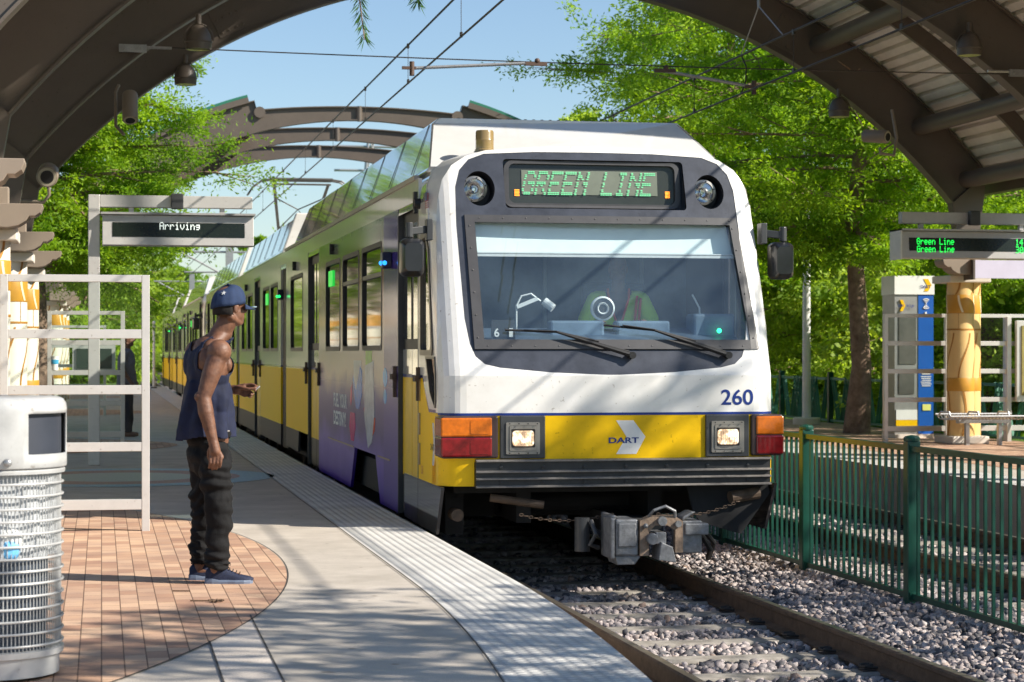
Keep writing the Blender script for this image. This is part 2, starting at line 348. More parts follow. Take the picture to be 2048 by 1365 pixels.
# joints and the lighter slab bay
b = MB(); b.add([(.49, 6, .003), (.73, 6, .003), (.76, 10.97, .003), (.545, 10.15, .003), (.5, 9.98, .003)], [(0, 1, 2, 3, 4)]); struct(b.build('concrete_bay', MC2))
JM = mat('dark joint', (.05, .045, .04), .9, var=.2); b = MB()
def jline(pts, wd=.009):
    for (x0, y0), (x1, y1) in zip(pts[:-1], pts[1:]):
        d = Vector((x1-x0, y1-y0, 0)).normalized(); nn = Vector((-d.y, d.x, 0))*wd/2
        b.add([(x0+nn.x, y0+nn.y, .006), (x0-nn.x, y0-nn.y, .006), (x1-nn.x, y1-nn.y, .006), (x1+nn.x, y1+nn.y, .006)], [(0, 1, 2, 3)])
jline([(.73, 6), (.765, 10.95)]); jline([(.49, 6), (.505, 10.0)]); jline([(x+.006, y) for x, y in arc])
jline([(1.83, 20.2), (-3, 20.2)]); jline([(1.83, 27.2), (-3, 27.2)]); jline([(1.83, 36), (-3, 36)]); jline([(xE(y)-.62, y) for y in YS if y > 3], .006)
struct(b.build('pavement_joints', JM))
# mosaic medallion set in the paving
def medal():
    cx, cy = .2, 23.4
    for nm, r0, r1, c1, c2 in (('outer', 1.32, 1.7, (.10, .22, .33), (.42, .52, .55)), ('red', .85, 1.32, (.30, .09, .07), (.46, .25, .2)), ('centre', 0, .85, (.38, .34, .27), (.52, .50, .43))):
        m = mat('mosaic '+nm, c1, .5, var=0, col2=c2, scale=38); b = MB(); k = 60
        b.add([(cx+r*math.cos(2*PI*i/k)*(1 if j or nm != 'x' else 1), cy+r*math.sin(2*PI*i/k), .004) for j, r in enumerate((max(r0, .001), r1)) for i in range(k)],
              [(i, (i+1) % k, k+(i+1) % k, k+i) for i in range(k)])
        yield b, m, nm
t = thing('floor_mosaic', 'round floor mosaic of blue, red and cream tiles set into the left platform', 'mosaic', (.2, 23.4, 0))
for b, m, nm in medal(): b.build('tile_ring' if nm != 'centre' else 'tile_centre', m, t)
# track bed
BALM = mat('ballast bed', (.10, .085, .08), .95, var=.5, scale=30, bump=1, bscale=45)
def zb(x): return -.59+.10*max(0, 1-abs(x-5.86)/1.0)
b = MB(); xs = [1.6, 2.3, 3.0, 3.9, 4.7, 5.2, 5.86, 6.5, 7.1, 8, 9.4]; ys = list(range(0, 226, 5))
b.grid(lambda x, y: (x, y, zb(x)-.02), xs, ys); struct(b.build('ballast_bed', BALM))
# rails and sleepers
def rail(x, label):
    t = thing('rail', label, 'rail', (x, 10, -.55), 'running rails')
    pr = [(-.07, -.55), (.07, -.55), (.07, -.535), (.012, -.515), (.010, -.432), (.035, -.42), (.035, -.398), (.028, -.390), (-.028, -.390), (-.035, -.398), (-.035, -.42), (-.010, -.432), (-.012, -.515), (-.07, -.535)]
    MB().prism([(x+a, c) for a, c in pr], 'y', 2, 225).build('web', RUST, t)
    MB().box(x-.022, x+.022, 2, 225, -.3895, -.3875).build('railhead', RAILT, t)
rail(3.16, 'brown steel rail beside the left platform edge, nearest the grey dotted strip'); rail(4.64, 'brown steel rail running out from under the coupler on the fence side')
rail(7.13, 'steel rail of the far track, first one behind the green picket fence'); rail(8.61, 'steel rail of the far track close to the right platform wall')
CLIP = mat('rail clip iron', (.03, .024, .02), .7, var=.3)
def sleeper(x, y):
    t = thing('sleeper', 'grey concrete sleeper lying across the track in the stones', 'sleeper', (x, y, -.58), 'concrete sleepers under the rails')
    b = MB(); pr = [(-1.25, -.535), (-.95, -.532), (-.55, -.535), (0, -.540), (.55, -.535), (.95, -.532), (1.25, -.535), (1.25, -.75), (-1.25, -.75)]
    n = len(pr); vs = [(x+a, y+sg*(.14 if c < -.7 else .10), c) for sg in (-1, 1) for a, c in pr]
    b.add(vs, [tuple(range(n)), tuple(range(n, 2*n))[::-1]]+[(i, (i+1) % n, n+(i+1) % n, n+i) for i in range(n)])
    b.build('block', CONC, t, bev=.015)
    for rx in (3.16, 4.64):
        for sg in (-1, 1):
            b = MB(); X = x-3.9+rx+sg*.115
            b.tube([(X-.05*sg, y-.04, -.515), (X+.03*sg, y-.045, -.505), (X+.045*sg, y, -.51), (X+.03*sg, y+.045, -.505), (X-.03*sg, y+.035, -.50), (X-.03*sg, y-.01, -.50), (X+.015*sg, y, -.51)], .010, 6)
            b.box(X-.04, X+.05, y-.05, y+.05, -.553, -.53); b.build('rail_clip', CLIP, t)
    return t
s0 = sleeper(3.9, 8.25)
for k in range(1, 22): copy_tree(s0, None, (3.9, 8.25+k*.72, -.58))
for k in range(0, 46):
    q = copy_tree(s0, None, (7.87, 9.0+k*.72, -.58)); q['label'] = 'concrete sleeper of the far track behind the green fence'; q['group'] = 'sleepers of the far track'
# ---------------- ballast stones ----------------
def stones():
    t = (1+5**.5)/2; base = np.array([(-1, t, 0), (1, t, 0), (-1, -t, 0), (1, -t, 0), (0, -1, t), (0, 1, t), (0, -1, -t), (0, 1, -t), (t, 0, -1), (t, 0, 1), (-t, 0, -1), (-t, 0, 1)])/1.9
    F = np.array([(0, 11, 5), (0, 5, 1), (0, 1, 7), (0, 7, 10), (0, 10, 11), (1, 5, 9), (5, 11, 4), (11, 10, 2), (10, 7, 6), (7, 1, 8), (3, 9, 4), (3, 4, 2), (3, 2, 6), (3, 6, 8), (3, 8, 9), (4, 9, 5), (2, 4, 11), (6, 2, 10), (8, 6, 7), (9, 8, 1)])
    P = []
    def patch(x0, x1, y0, y1, sp, sz, zo=0, layers=1):
        for k in range(layers):
            X, Y = np.meshgrid(np.arange(x0, x1, sp), np.arange(y0, y1, sp)); X = X.ravel()+rng.uniform(-.5, .5, X.size)*sp; Y = Y.ravel()+rng.uniform(-.5, .5, Y.size)*sp
            s = sz*rng.uniform(.6, 1.45, X.size); z = np.array([zb(x) for x in X])+zo+rng.uniform(-.012, .02, X.size)+k*.02
            P.append(np.stack([X, Y, z, s], 1))
    patch(3.24, 4.56, 7.6, 18.5, .040, .027, .018); patch(3.24, 4.56, 18.5, 24, .08, .035)
    patch(4.72, 5.95, 7.5, 21, .036, .026, .01); patch(5.95, 7.05, 10.5, 24, .05, .03, .01); patch(4.72, 7.05, 21, 40, .10, .05)
    patch(7.2, 8.54, 14, 34, .075, .038, .0); patch(8.68, 9.3, 15, 40, .09, .04); patch(2.4, 3.08, 6, 14, .05, .028)
    P = np.concatenate(P)
    # keep the sleeper tops mostly clear
    k1 = (P[:, 0] < 4.9)&(P[:, 0] > 2.7)&(np.abs((P[:, 1]-8.25+.36) % .72-.36) < .115); k2 = (P[:, 0] > 6.7)&(P[:, 0] < 9.1)&(np.abs((P[:, 1]-9+.36) % .72-.36) < .12)
    P = P[~(k1|k2)|(rng.random(len(P)) < .012)]
    N = len(P); v = base[None]*rng.uniform(.58, 1.38, (N, 12, 1)); v = v*rng.uniform(.7, 1.25, (N, 1, 3)); v[:, :, 2] *= .8
    a = rng.uniform(0, 2*PI, (N, 2)); c, s = np.cos(a), np.sin(a)
    x, y, z = v[:, :, 0].copy(), v[:, :, 1].copy(), v[:, :, 2].copy()
    x, y = x*c[:, :1]-y*s[:, :1], x*s[:, :1]+y*c[:, :1]; y, z = y*c[:, 1:]-z*s[:, 1:], y*s[:, 1:]+z*c[:, 1:]
    v = np.stack([x, y, z], 2)*P[:, None, 3:4]+P[:, None, :3]
    me = bpy.data.meshes.new('ballast_stones'); nv, nf = N*12, N*20
    me.vertices.add(nv); me.vertices.foreach_set('co', v.astype(np.float32).ravel())
    me.loops.add(nf*3); me.polygons.add(nf)
    me.loops.foreach_set('vertex_index', (F[None]+np.arange(N)[:, None, None]*12).astype(np.int32).ravel())
    me.polygons.foreach_set('loop_start', np.arange(nf, dtype=np.int32)*3); me.polygons.foreach_set('loop_total', np.full(nf, 3, np.int32)); me.update()
    at = me.attributes.new('tint', 'FLOAT', 'FACE'); at.data.foreach_set('value', np.repeat(rng.random(N), 20).astype(np.float32))
    m, n, l, p = nodes_of('granite ballast'); an = n.new('ShaderNodeAttribute'); an.attribute_name = 'tint'
    c = ramp(n, l, an.outputs['Fac'], [(0, (.045, .05, .06)), (.2, (.13, .125, .13)), (.42, (.33, .30, .295)), (.66, (.40, .345, .325)), (.86, (.52, .48, .455)), (1, (.26, .19, .15))])
    tc = n.new('ShaderNodeTexCoord'); nz = n.new('ShaderNodeTexNoise'); nz.inputs['Scale'].default_value = 130; nz.inputs['Detail'].default_value = 3; l.new(tc.outputs['Object'], nz.inputs['Vector'])
    mx = n.new('ShaderNodeMixRGB'); mx.blend_type = 'MULTIPLY'; mx.inputs[0].default_value = 1; l.new(c, mx.inputs[1]); l.new(ramp(n, l, nz.outputs['Fac'], [(.3, (.6, .6, .6)), (.6, (1.15, 1.1, 1.1))]), mx.inputs[2])
    l.new(mx.outputs[0], p.inputs['Base Color']); p.inputs['Roughness'].default_value = .9
    o = link_mesh(me, 'ballast_stones', m); tag(o, 'loose grey and pink crushed granite stones filling the track beds', 'gravel', None, 'stuff'); return o
stones()
# ---------------- canopies: arched ribs over both platforms ----------------
CX0, CZ0, RI = 5.87, -2.0, 8.77
def pt(r, th, y): return (CX0+r*math.sin(R(th)), y, CZ0+r*math.cos(R(th)))
DECK = mat('corrugated roof sheet', (.82, .78, .72), .5, metal=0, var=.1, scale=1.5)
def canopy(name, label, ys, roof_in=15.6):
    t = thing(name, label, 'canopy', (CX0, ys[0], 0))
    TH = sorted([-50+100*i/60 for i in range(61)]+[roof_in-.81, roof_in-.79, -roof_in+.81, -roof_in+.79])
    def arcbox(b, r0, r1, y0, y1, th):
        n = len(th); vs = []; g0 = r0 if callable(r0) else (lambda a: r0); g1 = r1 if callable(r1) else (lambda a: r1)
        for a in th: vs += [pt(g0(a), a, y0), pt(g1(a), a, y0), pt(g1(a), a, y1), pt(g0(a), a, y1)]
        fs = [(4*i+k, 4*i+(k+1) % 4, 4*i+4+(k+1) % 4, 4*i+4+k) for i in range(n-1) for k in range(4)]+[(0, 1, 2, 3), (4*n-4, 4*n-3, 4*n-2, 4*n-1)]
        b.add(vs, fs)
    for y in ys:
        b = MB(); tp = lambda a: RI+(.30+.2*(a/roof_in)**2 if abs(a) < roof_in-.8 else .70); arcbox(b, RI+.02, tp, y-.04, y+.04, TH); arcbox(b, RI, RI+.025, y-.11, y+.11, TH); arcbox(b, tp, lambda a: tp(a)+.025, y-.11, y+.11, TH)
        for sg in (-1, 1):   # foot narrowing down to the post
            px = CX0+sg*6.98; a = pt(RI, 50*sg, y); c = pt(RI+.72, 50*sg, y)
            b.prism([(a[0], a[2]), (c[0], c[2]), (px+sg*.16, 3.05), (px-sg*.16, 3.05)], 'y', y-.1, y+.1)
            b.box(px-.16, px+.16, y-.16, y+.16, 2.56, 3.1)
        b.build('rib', BROWN, t)
        for a in (-27, 27):
            b = MB(); p_ = pt(RI+.36, a, y); ta = R(a); q_ = [(p_[0]+u*math.cos(ta)+v*math.sin(ta), p_[2]-u*math.sin(ta)+v*math.cos(ta)) for u, v in ((-.22, -.26), (.22, -.26), (.22, .26), (-.22, .26))]
            b.prism(q_, 'y', y-.052, y+.052)
            for u in (-.16, -.06, .06, .16):
                for v in (-.2, 0, .2): b.lathe((p_[0]+u*math.cos(ta)+v*math.sin(ta), y-.052, p_[2]-u*math.sin(ta)+v*math.cos(ta)), [(.001, -.018), (.016, -.016), (.018, 0)], 8, 'y')
            b.build('splice_plate', BROWN, t)
        for a in (-8, 0, 8):
            if roof_in > 12 and a == 0:
                b = MB(); b.tube([pt(RI-.02, a, y-.06), pt(RI+.33, a, y-.06)], .07, 10); b.build('splice_collar', BROWN, t)
    y0, y1 = ys[0]-.12, ys[-1]+.7
    for sg in (-1, 1):
        for a in ((14.5, 30, 42.5, 49.3) if sg > 0 else (14.5,)):
            b = MB(); b.cyl(pt(9.2, a*sg, y0), pt(9.2, a*sg, y1), .13, 18); b.build('purlin', BROWN, t, smooth=True)
        th = [(roof_in+(51.5-roof_in)*i/40)*sg for i in range(41)]
        for ya, yb in zip(ys[:-1], ys[1:]):
            b = MB(); arcbox(b, 9.30, 9.52, (ya+yb)/2-.04, (ya+yb)/2+.04, th); arcbox(b, 9.30, 9.52, ya+.85, ya+.91, th) if False else None
            b.build('secondary_rib', BROWN, t)
        # corrugated deck
        b = MB(); prof = []; s = 0; arc = R(51.5-roof_in)*9.55; P = .19
        while s < arc:
            for q, h in ((0, 0), (.105, 0), (.12, .075), (.175, .075)): prof.append((s+q, h))
            s += P
        vs = []
        for q, h in prof:
            a = (roof_in+math.degrees(q/9.55))*sg; vs += [pt(9.53+h, a, y0), pt(9.53+h, a, y1)]
        b.add(vs, [(2*i, 2*i+2, 2*i+3, 2*i+1) for i in range(len(prof)-1)]); o = b.build('roof_deck', DECK, t)
        sm = o.modifiers.new('thick', 'SOLIDIFY'); sm.thickness = .012
        for ya, yb in ((y1, y1+.05), (y0-.05, y0)): b = MB(); arcbox(b, 9.46, 9.59, ya, yb, th); b.build('fascia', BROWN, t); b = MB(); arcbox(b, 9.592, 9.65, ya, yb, th); b.build('roof_trim', mat('green roof trim', (.02, .16, .10), .5), t)
        e = pt(9.55, 51.5*sg, 0); b = MB(); b.box(e[0]-.09, e[0]+.09, y0, y1, e[2]-.14, e[2]+.12); b.build('eaves_gutter', BROWN, t)
        e = pt(9.1, roof_in*sg, 0); b = MB(); b.prism([(pt(RI+.3, (roof_in-.2)*sg, 0)[0::2]), (pt(9.62, (roof_in-.2)*sg, 0)[0::2]), (pt(9.62, (roof_in+.5)*sg, 0)[0::2]), (pt(RI+.3, (roof_in+.5)*sg, 0)[0::2])], 'y', y0, y1) if False else None
    return t
NY = [15.7, 20.3, 24.9, 29.5]; FY = [48, 52.6, 57.2]
canopy('arched_canopy', 'nearer brown arched canopy whose ribs frame the top of the view', NY)
canopy('arched_canopy', 'farther brown arched canopy spanning the tracks behind the train', FY)
# ---------------- columns and their sconces ----------------
COLSHADE = mat('shaded column tile', (.74, .50, .20), .45, var=.05, scale=3); COLLIT = mat('sunlit column tile', (.80, .74, .62), .45, var=.04, scale=3)  # one column tile in two tones: sunlit for the left, shaded for the right
OCH = mat('ochre tile', (.55, .27, .03), .45, var=.1); CAPM = mat('pale stone cap', (.68, .62, .54), .6, var=.06, scale=6)
LINE = mat('ochre inlay line', (.42, .19, .03), .5, var=.1); WLINE = mat('pale inlay line', (.8, .68, .45), .5, var=.05)
def column(x, y, sg, label, grp, white):
    t = thing('tiled_column', label, 'column', (x, y, 0), grp)
    MB().box(x-.3, x+.3, y-.28, y+.42, 0, .12).build('base', CAPM, t, bev=.02)
    a, c = (x-.05*sg, y), (x+.16*sg, y+.2)
    bm_ = COLLIT if white else COLSHADE
    for (cx, cy), rr in ((a, .205), (c, .19)):
        b = MB(); b.cyl((cx, cy, .1), (cx, cy, 2.44), rr, 40); b.build('shaft', bm_, t, smooth=True)
        b = MB()
        for z0, z1 in ((.80, 1.0), (1.98, 2.26)): b.lathe((cx, cy, 0), [(rr+.004, z0), (rr+.006, z0+.005), (rr+.006, z1-.005), (rr+.004, z1)], 40)
        b.build('band', OCH, t, smooth=True)
        def ribbon(b, pts, wd):
            vs = []
            for th, z, s in pts:
                r_ = rr+(.009 if s > 1 else .005)
                vs += [(cx+r_*math.cos(th-wd/rr/2), cy+r_*math.sin(th-wd/rr/2), z), (cx+r_*math.cos(th+wd/rr/2), cy+r_*math.sin(th+wd/rr/2), z)]
            b.add(vs, [(2*i, 2*i+1, 2*i+3, 2*i+2) for i in range(len(pts)-1)])
        b = MB(); b2 = MB()
        for k in range(5):
            th0 = 2*PI*k/5+.4
            ribbon(b, [(th0+.9*math.sin(q*1.5)**2, 1.0+.68*q/1., 1) for q in [i/14 for i in range(15)]], .022)
            ribbon(b, [(th0+.3+.25*math.sin(q*3), .13+.67*q, 1) for q in [i/10 for i in range(11)]], .03)
            ribbon(b, [(th0+.1-.3*(1-q)**2, 2.26+.18*q, 1) for q in [i/6 for i in range(7)]], .03)
            ribbon(b2, [(th0+.3-.3*math.sin(q*1.57), 1.99+.26*q, 2) for q in [i/6 for i in range(7)]], .03)
            ribbon(b, [(th0, 1.74, 1), (th0, 1.98, 1)], .006)
        b.lathe((cx, cy, 0), [(rr+.004, 1.72), (rr+.004, 1.745)], 40); b.lathe((cx, cy, 0), [(rr+.0045, 1.975), (rr+.0045, 1.98)], 40)
        b.build('inlay', LINE, t); b2.build('pale_inlay', WLINE, t)
    MB().box(x-.33, x+.33, y-.27, y+.44, 2.44, 2.55).build('cap', CAPM, t, bev=.015)
    return t
def sconce(x, y, sg, label, grp):
    t = thing('column_sconce', label, 'sconce', (x, y, 2.5), grp)
    pr = [(0.02, 2.77), (.62, 2.77), (.62, 2.74), (.60, 2.69), (.55, 2.655), (.50, 2.655), (.47, 2.61), (.40, 2.565), (.30, 2.545), (.20, 2.55), (.02, 2.55)]
    MB().prism([(x-sg*a, z) for a, z in pr], 'y', y-.42, y-.08).build('shade', BROWN2, t, bev=.006)
    MB().box(*(sorted((x-sg*.0, x-sg*.3))), y-.08, y+.1, 2.57, 2.95).build('wall_box', BROWN2, t, bev=.01)
    return t
lab = ['second nearest white and ochre tiled column on the left platform', 'third white and ochre tiled column on the left platform', 'fourth white and ochre tiled column, by the left tree trunk']
for i, y in enumerate(NY):
    for sg in (-1, 1):
        x = CX0+sg*6.98
        if sg > 0 and i < 3: l_, g = 'tan tiled column of the right platform nearer than the bench', 'right platform columns'
        elif sg > 0: l_, g = 'tan tiled column with ochre curves behind the bench on the right', None
        else: l_, g = (['nearest tiled column of the left platform behind the litter bin']+lab)[i], None
        if not (sg > 0 and i < 2): column(x, y+.1, sg, l_, g, sg < 0)
        sl = ['brown scroll sconce nearest to the camera at the left edge', 'brown scroll sconce below the nearest one on the left', 'brown scroll sconce third in the left row', 'smallest brown scroll sconce of the left near row'][i] if sg < 0 else 'brown scroll sconce on the right tiled column under the green text display'
        if not (sg > 0 and i < 3): sconce(x+.05*sg, y-.05, sg, sl, 'column sconces' if False else None)
for i, y in enumerate(FY):
    for sg in (-1, 1):
        x = CX0+sg*6.98; column(x, y+.1, sg, 'distant tiled column under the farther canopy', 'columns of the farther canopy', sg < 0)
        sconce(x+.05*sg, y-.05, sg, 'distant brown sconce on a column of the farther canopy', 'sconces of the farther canopy')
# dome lamps and cctv cameras on the ribs
LENS = mat('lamp lens', (.55, .62, .25), .2, var=.05)
def dome_lamp(x, y, z, label):
    t = thing('dome_lamp', label, 'lamp', (x, y, z), 'dome lamps on the ribs')
    b = MB(); b.lathe((x, y, z), [(.001, .30), (.06, .285), (.11, .24), (.145, .17), (.155, .10), (.165, .10), (.165, .085), (.155, .08), (.15, 0), (.14, 0), (.13, .05), (.001, .06)], 32); b.build('shade', BROWN, t, smooth=True)
    b = MB(); b.lathe((x, y, z), [(.001, .012), (.135, .012), (.138, .004)], 24); b.build('lens', LENS, t)
    b = MB(); b.tube([(x+.175*math.cos(a), y, z+.11+.2*math.sin(a)) for a in [PI*i/14 for i in range(15)]], .008, 6); b.cyl((x, y, z+.30), (x, y, z+.42), .035); b.build('yoke', BROWN, t)
    return t
dome_lamp(.78+.37, 29.3, 5.12, 'lower dome lamp on the left, hanging from the farthest near rib above the tree')
dome_lamp(1.12, 24.7, 4.95, 'upper dome lamp on the left with its yellow green lens, near the top edge')
dome_lamp(10.75, 29.3, 4.88, 'dome lamp on the right against the green tree')
dome_lamp(10.80, 24.7, 5.15, 'upper right dome lamp below the corrugated roof')
def cctv(p, d, label, mnt, L=.36, r=.065):
    t = thing('security_camera', label, 'camera', p, 'security cameras'); p = Vector(p); d = Vector(d).normalized(); q = p+d*L
    b = MB(); b.tube([p, p+d*.02, q-d*.01, q], [r*.9, r, r, r*.93], 20); b.build('housing', BROWN2, t, smooth=True)
    b = MB(); b.tube([q-d*.004, q+d*.006], [r*.62, r*.62], 20); b.build('lens', BLK, t)
    b = MB(); b.tube([q-d*.006, q+d*.002], [r*.88, r*.84], 20); b.build('front_ring', mat('ring metal', (.45, .40, .30), .4), t)
    b = MB(); b.tube(mnt, .022, 10); b.build('bracket', BROWN2, t, smooth=True); return t
cctv((-.64, 26.2, 3.60), (-.02, -1, -.22), 'tan security camera by the left tree trunk aimed at the viewer', [(-1.05, 26.2, 3.25), (-.7, 26.15, 3.23), (-.63, 26.1, 3.32), (-.64, 26.1, 3.5)], .4, .13)
cctv((.36, 27.2, 4.72), (.0, -.55, -1), 'grey security camera hanging down from the left rib', [(.22, 27.4, 4.85), (.18, 27.3, 4.75), (.18, 27.2, 4.3), (.28, 27.05, 4.18)], .42, .10)
cctv((10.35, 27.2, 4.38), (.6, -.85, -.12), 'white ringed security camera below the right rib', [(10.75, 27.2, 4.75), (10.78, 27.1, 4.35), (10.7, 27, 4.1), (10.5, 27, 4.12), (10.5, 27, 4.2)], .38, .09)
# ---------------- glass wind screens ----------------
GL = glass('screen glass', (.93, .96, .95), -.03)
def screen(x0, x1, y, label, zt=1.98, posts=True, mid=None):
    t = thing('wind_screen', label, 'glass screen', ((x0+x1)/2, y, 0)); h = .04
    for a in (x0, x1-.06): MB().box(a, a+.06, y-h, y+h, 0, zt).build('post', ALU, t, bev=.004)
    zs = [(zt-.055, zt), (1.49, 1.56), (1.06, 1.13), (.62, .69), (.17, .25)]
    for i, (a, c) in enumerate(zs): MB().box(x0+.06, x1-.06, y-h+.003, y+h-.003, a, c).build('rail', ALU, t, bev=.003)
    for (a, _), (_, c) in zip(zs[:-1], zs[1:]): MB().box(x0+.062, x1-.062, y-.004, y+.004, c+.002, a-.002).build('pane', GL, t)
    return t
screen(-.76, .365, 16.3, 'near white framed glass wind screen between the bin and the standing man')
screen(-.76, .33, 30.4, 'second white framed glass wind screen, seen through the nearer one')
screen(-1.15, .1, 46.5, 'distant glass wind screen under the farther canopy on the left')
screen(11.80, 12.86, 30.2, 'white framed glass wind screen in front of the blue ticket pylon')
t = screen(13.30, 15.1-.06, 30.2, 'white framed glass wind screen with map case at the right edge')
MB().box(13.80, 13.87, 30.12, 30.28, 0, 1.94).build('post', ALU, t, bev=.004)
t = thing('map_case', 'framed yellow map case fixed in the screen at the right edge', 'map case', (14.4, 30.1, .6))
b = MB(); b.box(13.92, 15.0, 30.04, 30.11, .62, 1.88); b.build('frame', ALU, t, bev=.006)
MB().box(14.0, 14.95, 30.02, 30.037, .72, 1.8).build('poster', mat('ochre poster', (.30, .26, .08), .4, var=.2, scale=4), t)
b = MB(); text_mb(b, 'DOWNLOAD', (14.06, 30.013, .80), (1, 0, 0), (0, 0, 1), .05, .5); b.build('lettering', BLK, t)
t = thing('map_case', 'small framed warning board with yellow triangle under the farther canopy', 'notice case', (-.2, 46.3, 0))
b = MB(); b.box(-.62, .30, 46.2, 46.26, .95, 1.55); b.build('frame', ALU, t); MB().box(-.54, .22, 46.17, 46.195, 1.03, 1.47).build('board', mat('dark board', (.04, .06, .05), .2), t)
b = MB(); b.prism([(-.28, 1.18), (-.04, 1.18), (-.16, 1.38)], 'y', 46.15, 46.165); b.build('triangle', YEL, t)
t = thing('paper_cup', 'white paper cup with blue band standing on the far screen rail', 'cup', (-.71, 30.4, 1.131))
b = MB(); b.lathe((-.66, 30.4, 1.131), [(.001, 0), (.045, 0), (.06, .20), (.001, .2)], 20); b.build('cup', WHP, t, smooth=True)
b = MB(); b.lathe((-.66, 30.4, 1.131), [(.056, .09), (.0615, .15)], 20); b.build('band', mat('cyan print', (.05, .35, .6), .5, var=0), t)
# ---------------- text displays on posts ----------------
LEDW = mat('led white', (.7, .75, .7), .5, var=0, emit=(.8, .9, .85), estr=.55); LEDG = mat('led green', (.02, .4, .08), .5, var=0, emit=(.01, .9, .08), estr=1.1)
SCR = mat('dot screen', (.012, .018, .012), .25, var=.1)
def display(x0, x1, y, z0, z1, px, arm, label, side):
    t = thing('departure_display', label, 'display sign', (px, y, 0))
    if side < 0: MB().box(px-.07, px+.07, y-.07, y+.07, 0, arm[3]).build('post', ALU, t, bev=.008)
    else: MB().box(px-.07, px+.07, y-.07+.25, y+.07+.25, 0, arm[3]).build('post', ALUD, t, bev=.008)
    a = ALU if side < 0 else ALUD
    MB().box(arm[0], arm[1], y-.065, y+.065, arm[2], arm[3]-.002).build('arm', a, t, bev=.006)
    c = (x0+x1)/2
    for k in (x0+.35, x1-.38): MB().box(k-.03, k+.03, y-.03, y+.03, z1-.03, arm[2]).build('hanger', a, t)
    b = MB(); pr = [(y-.17, z0), (y-.13, z1-.02), (y+.13, z1-.02), (y+.17, z0)]; b.prism(pr, 'x', x0, x1); b.build('housing', a, t, bev=.006)
    MB().box(x0-.02, x1+.02, y-.2, y+.2, z1-.015, z1+.01).build('visor', ALUD, t)
    sx0, sx1, sz0, sz1 = x0+.12, x1-.11, z0+.1, z1-.11
    b = MB(); f = lambda z: y-.17+.04*(z-z0)/(z1-z0); b.add([(sx0, f(sz0)-.004, sz0), (sx1, f(sz0)-.004, sz0), (sx1, f(sz1)-.004, sz1), (sx0, f(sz1)-.004, sz1)], [(0, 1, 2, 3)]); b.build('screen', SCR, t)
    b = MB(); b.prism(rrect(c-.09, c+.06, arm[2]-.02, arm[3]+.02, .015), 'y', y-.16, y-.066); b.build('speaker', DKG, t, bev=.01)
    return t, f
t, f = display(.01, 1.85, 26, 2.70, 3.09, -.09, (-.02, 1.84, 3.17, 3.32), 'grey display sign on a left post reading Arriving', -1)
b = MB(); dots(b, 'Arriving', .70, f(2.87)-.008, 2.985, .0104, .0134, .95, .9); b.build('lettering', LEDW, t)
t, f = display(10.74, 12.95, 27, 2.68, 3.07, 12.9, (10.79, 13.6, 3.16, 3.32), 'grey display sign on the right with two green lines of text', 1)
for z, n_ in ((2.955, '14'), (2.85, '30')):
    b = MB(); dots(b, 'Green Line', 10.97, f(z-.10)-.008, z, .0092, .0128, .95, .9); dots(b, n_, 12.42, f(z-.10)-.008, z, .0100, .0128, .95, .9); b.build('lettering', LEDG, t)
b = MB(); b.box(10.72, 10.74, 26.8, 27.2, 2.66, 3.08); b.build('end_plate', ALU, t)
t = thing('sign_board', 'blank pale lilac board cut by the right edge below the green text display', 'sign board', (13.3, 29.0, 2.5)); MB().box(12.75, 14.6, 28.95, 29.02, 2.49, 2.76).build('panel', mat('lilac board', (.62, .58, .72), .35, var=.05), t); MB().box(12.72, 12.75, 28.94, 29.3, 2.47, 2.78).build('bracket', BROWN, t)
# ---------------- ticket pylon ----------------
PBL = mat('pylon blue', (.01, .10, .42), .3, var=.06); PGR = mat('pylon grey', (.33, .33, .32), .35, metal=.4, var=.1)
t = thing('ticket_pylon', 'tall blue and white ticket pylon with yellow chevron behind the right glass screen', 'pylon', (12.95, 31.8, 0))
# wide side faces left-front, blue narrow face to the right
def pp(u, v, z): return (12.52+u, 31.75-.62*u+v, z)
def pyl(u0, u1, z0, z1, e, nm, m):   # slab facing the camera between u0..u1
    b = MB(); b.prism([(12.52+u0, 31.55+e), (12.52+u1, 31.55+e), (12.52+u1, 32.1-e), (12.52+u0, 32.1-e)], 'z', z0, z1); return b.build(nm, m, t)
pyl(0, .66, 0, .07, -.02, 'base', CAPM); pyl(.0, .40, .07, 2.32, .01, 'side_panel', PGR); pyl(.40, .66, .07, 2.32, 0, 'blue_panel', PBL); pyl(-.01, .67, 2.32, 2.62, -.015, 'head', mat('pylon white', (.78, .78, .74), .35, var=.03))
pyl(.02, .38, .12, .45, -.003, 'yellow_band', YEL); pyl(.02, .38, .30, .46, -.006, 'white_band', WHP)
pyl(.07, .33, .72, 1.05, -.004, 'dark_window', mat('pylon window', (.10, .10, .09), .2, var=.2)); pyl(.07, .36, 1.2, 1.98, -.004, 'dark_window', MT['pylon window'])
b = MB(); yk = 31.55-.018; b.prism([(12.52+.49+a, 2.37+c) for a, c in [(0, 0), (.07, 0), (.13, .1), (.07, .2), (-.01, .2), (.05, .1)]], 'y', yk-.003, yk); b.build('chevron', YEL, t)
b = MB(); text_mb(b, 'DART', (12.52+.43, yk-.006, 2.42), (1, 0, 0), (0, 0, 1), .05, .17, .01); b.build('lettering', BLU, t)
b = MB(); yk = 31.535; b.prism([(12.52+.08+a, 2.05+c) for a, c in [(0, 0), (.05, 0), (.09, .09), (.05, .18), (0, .18), (.04, .09)]], 'y', yk-.003, yk+.02); b.build('chevron', YEL, t)
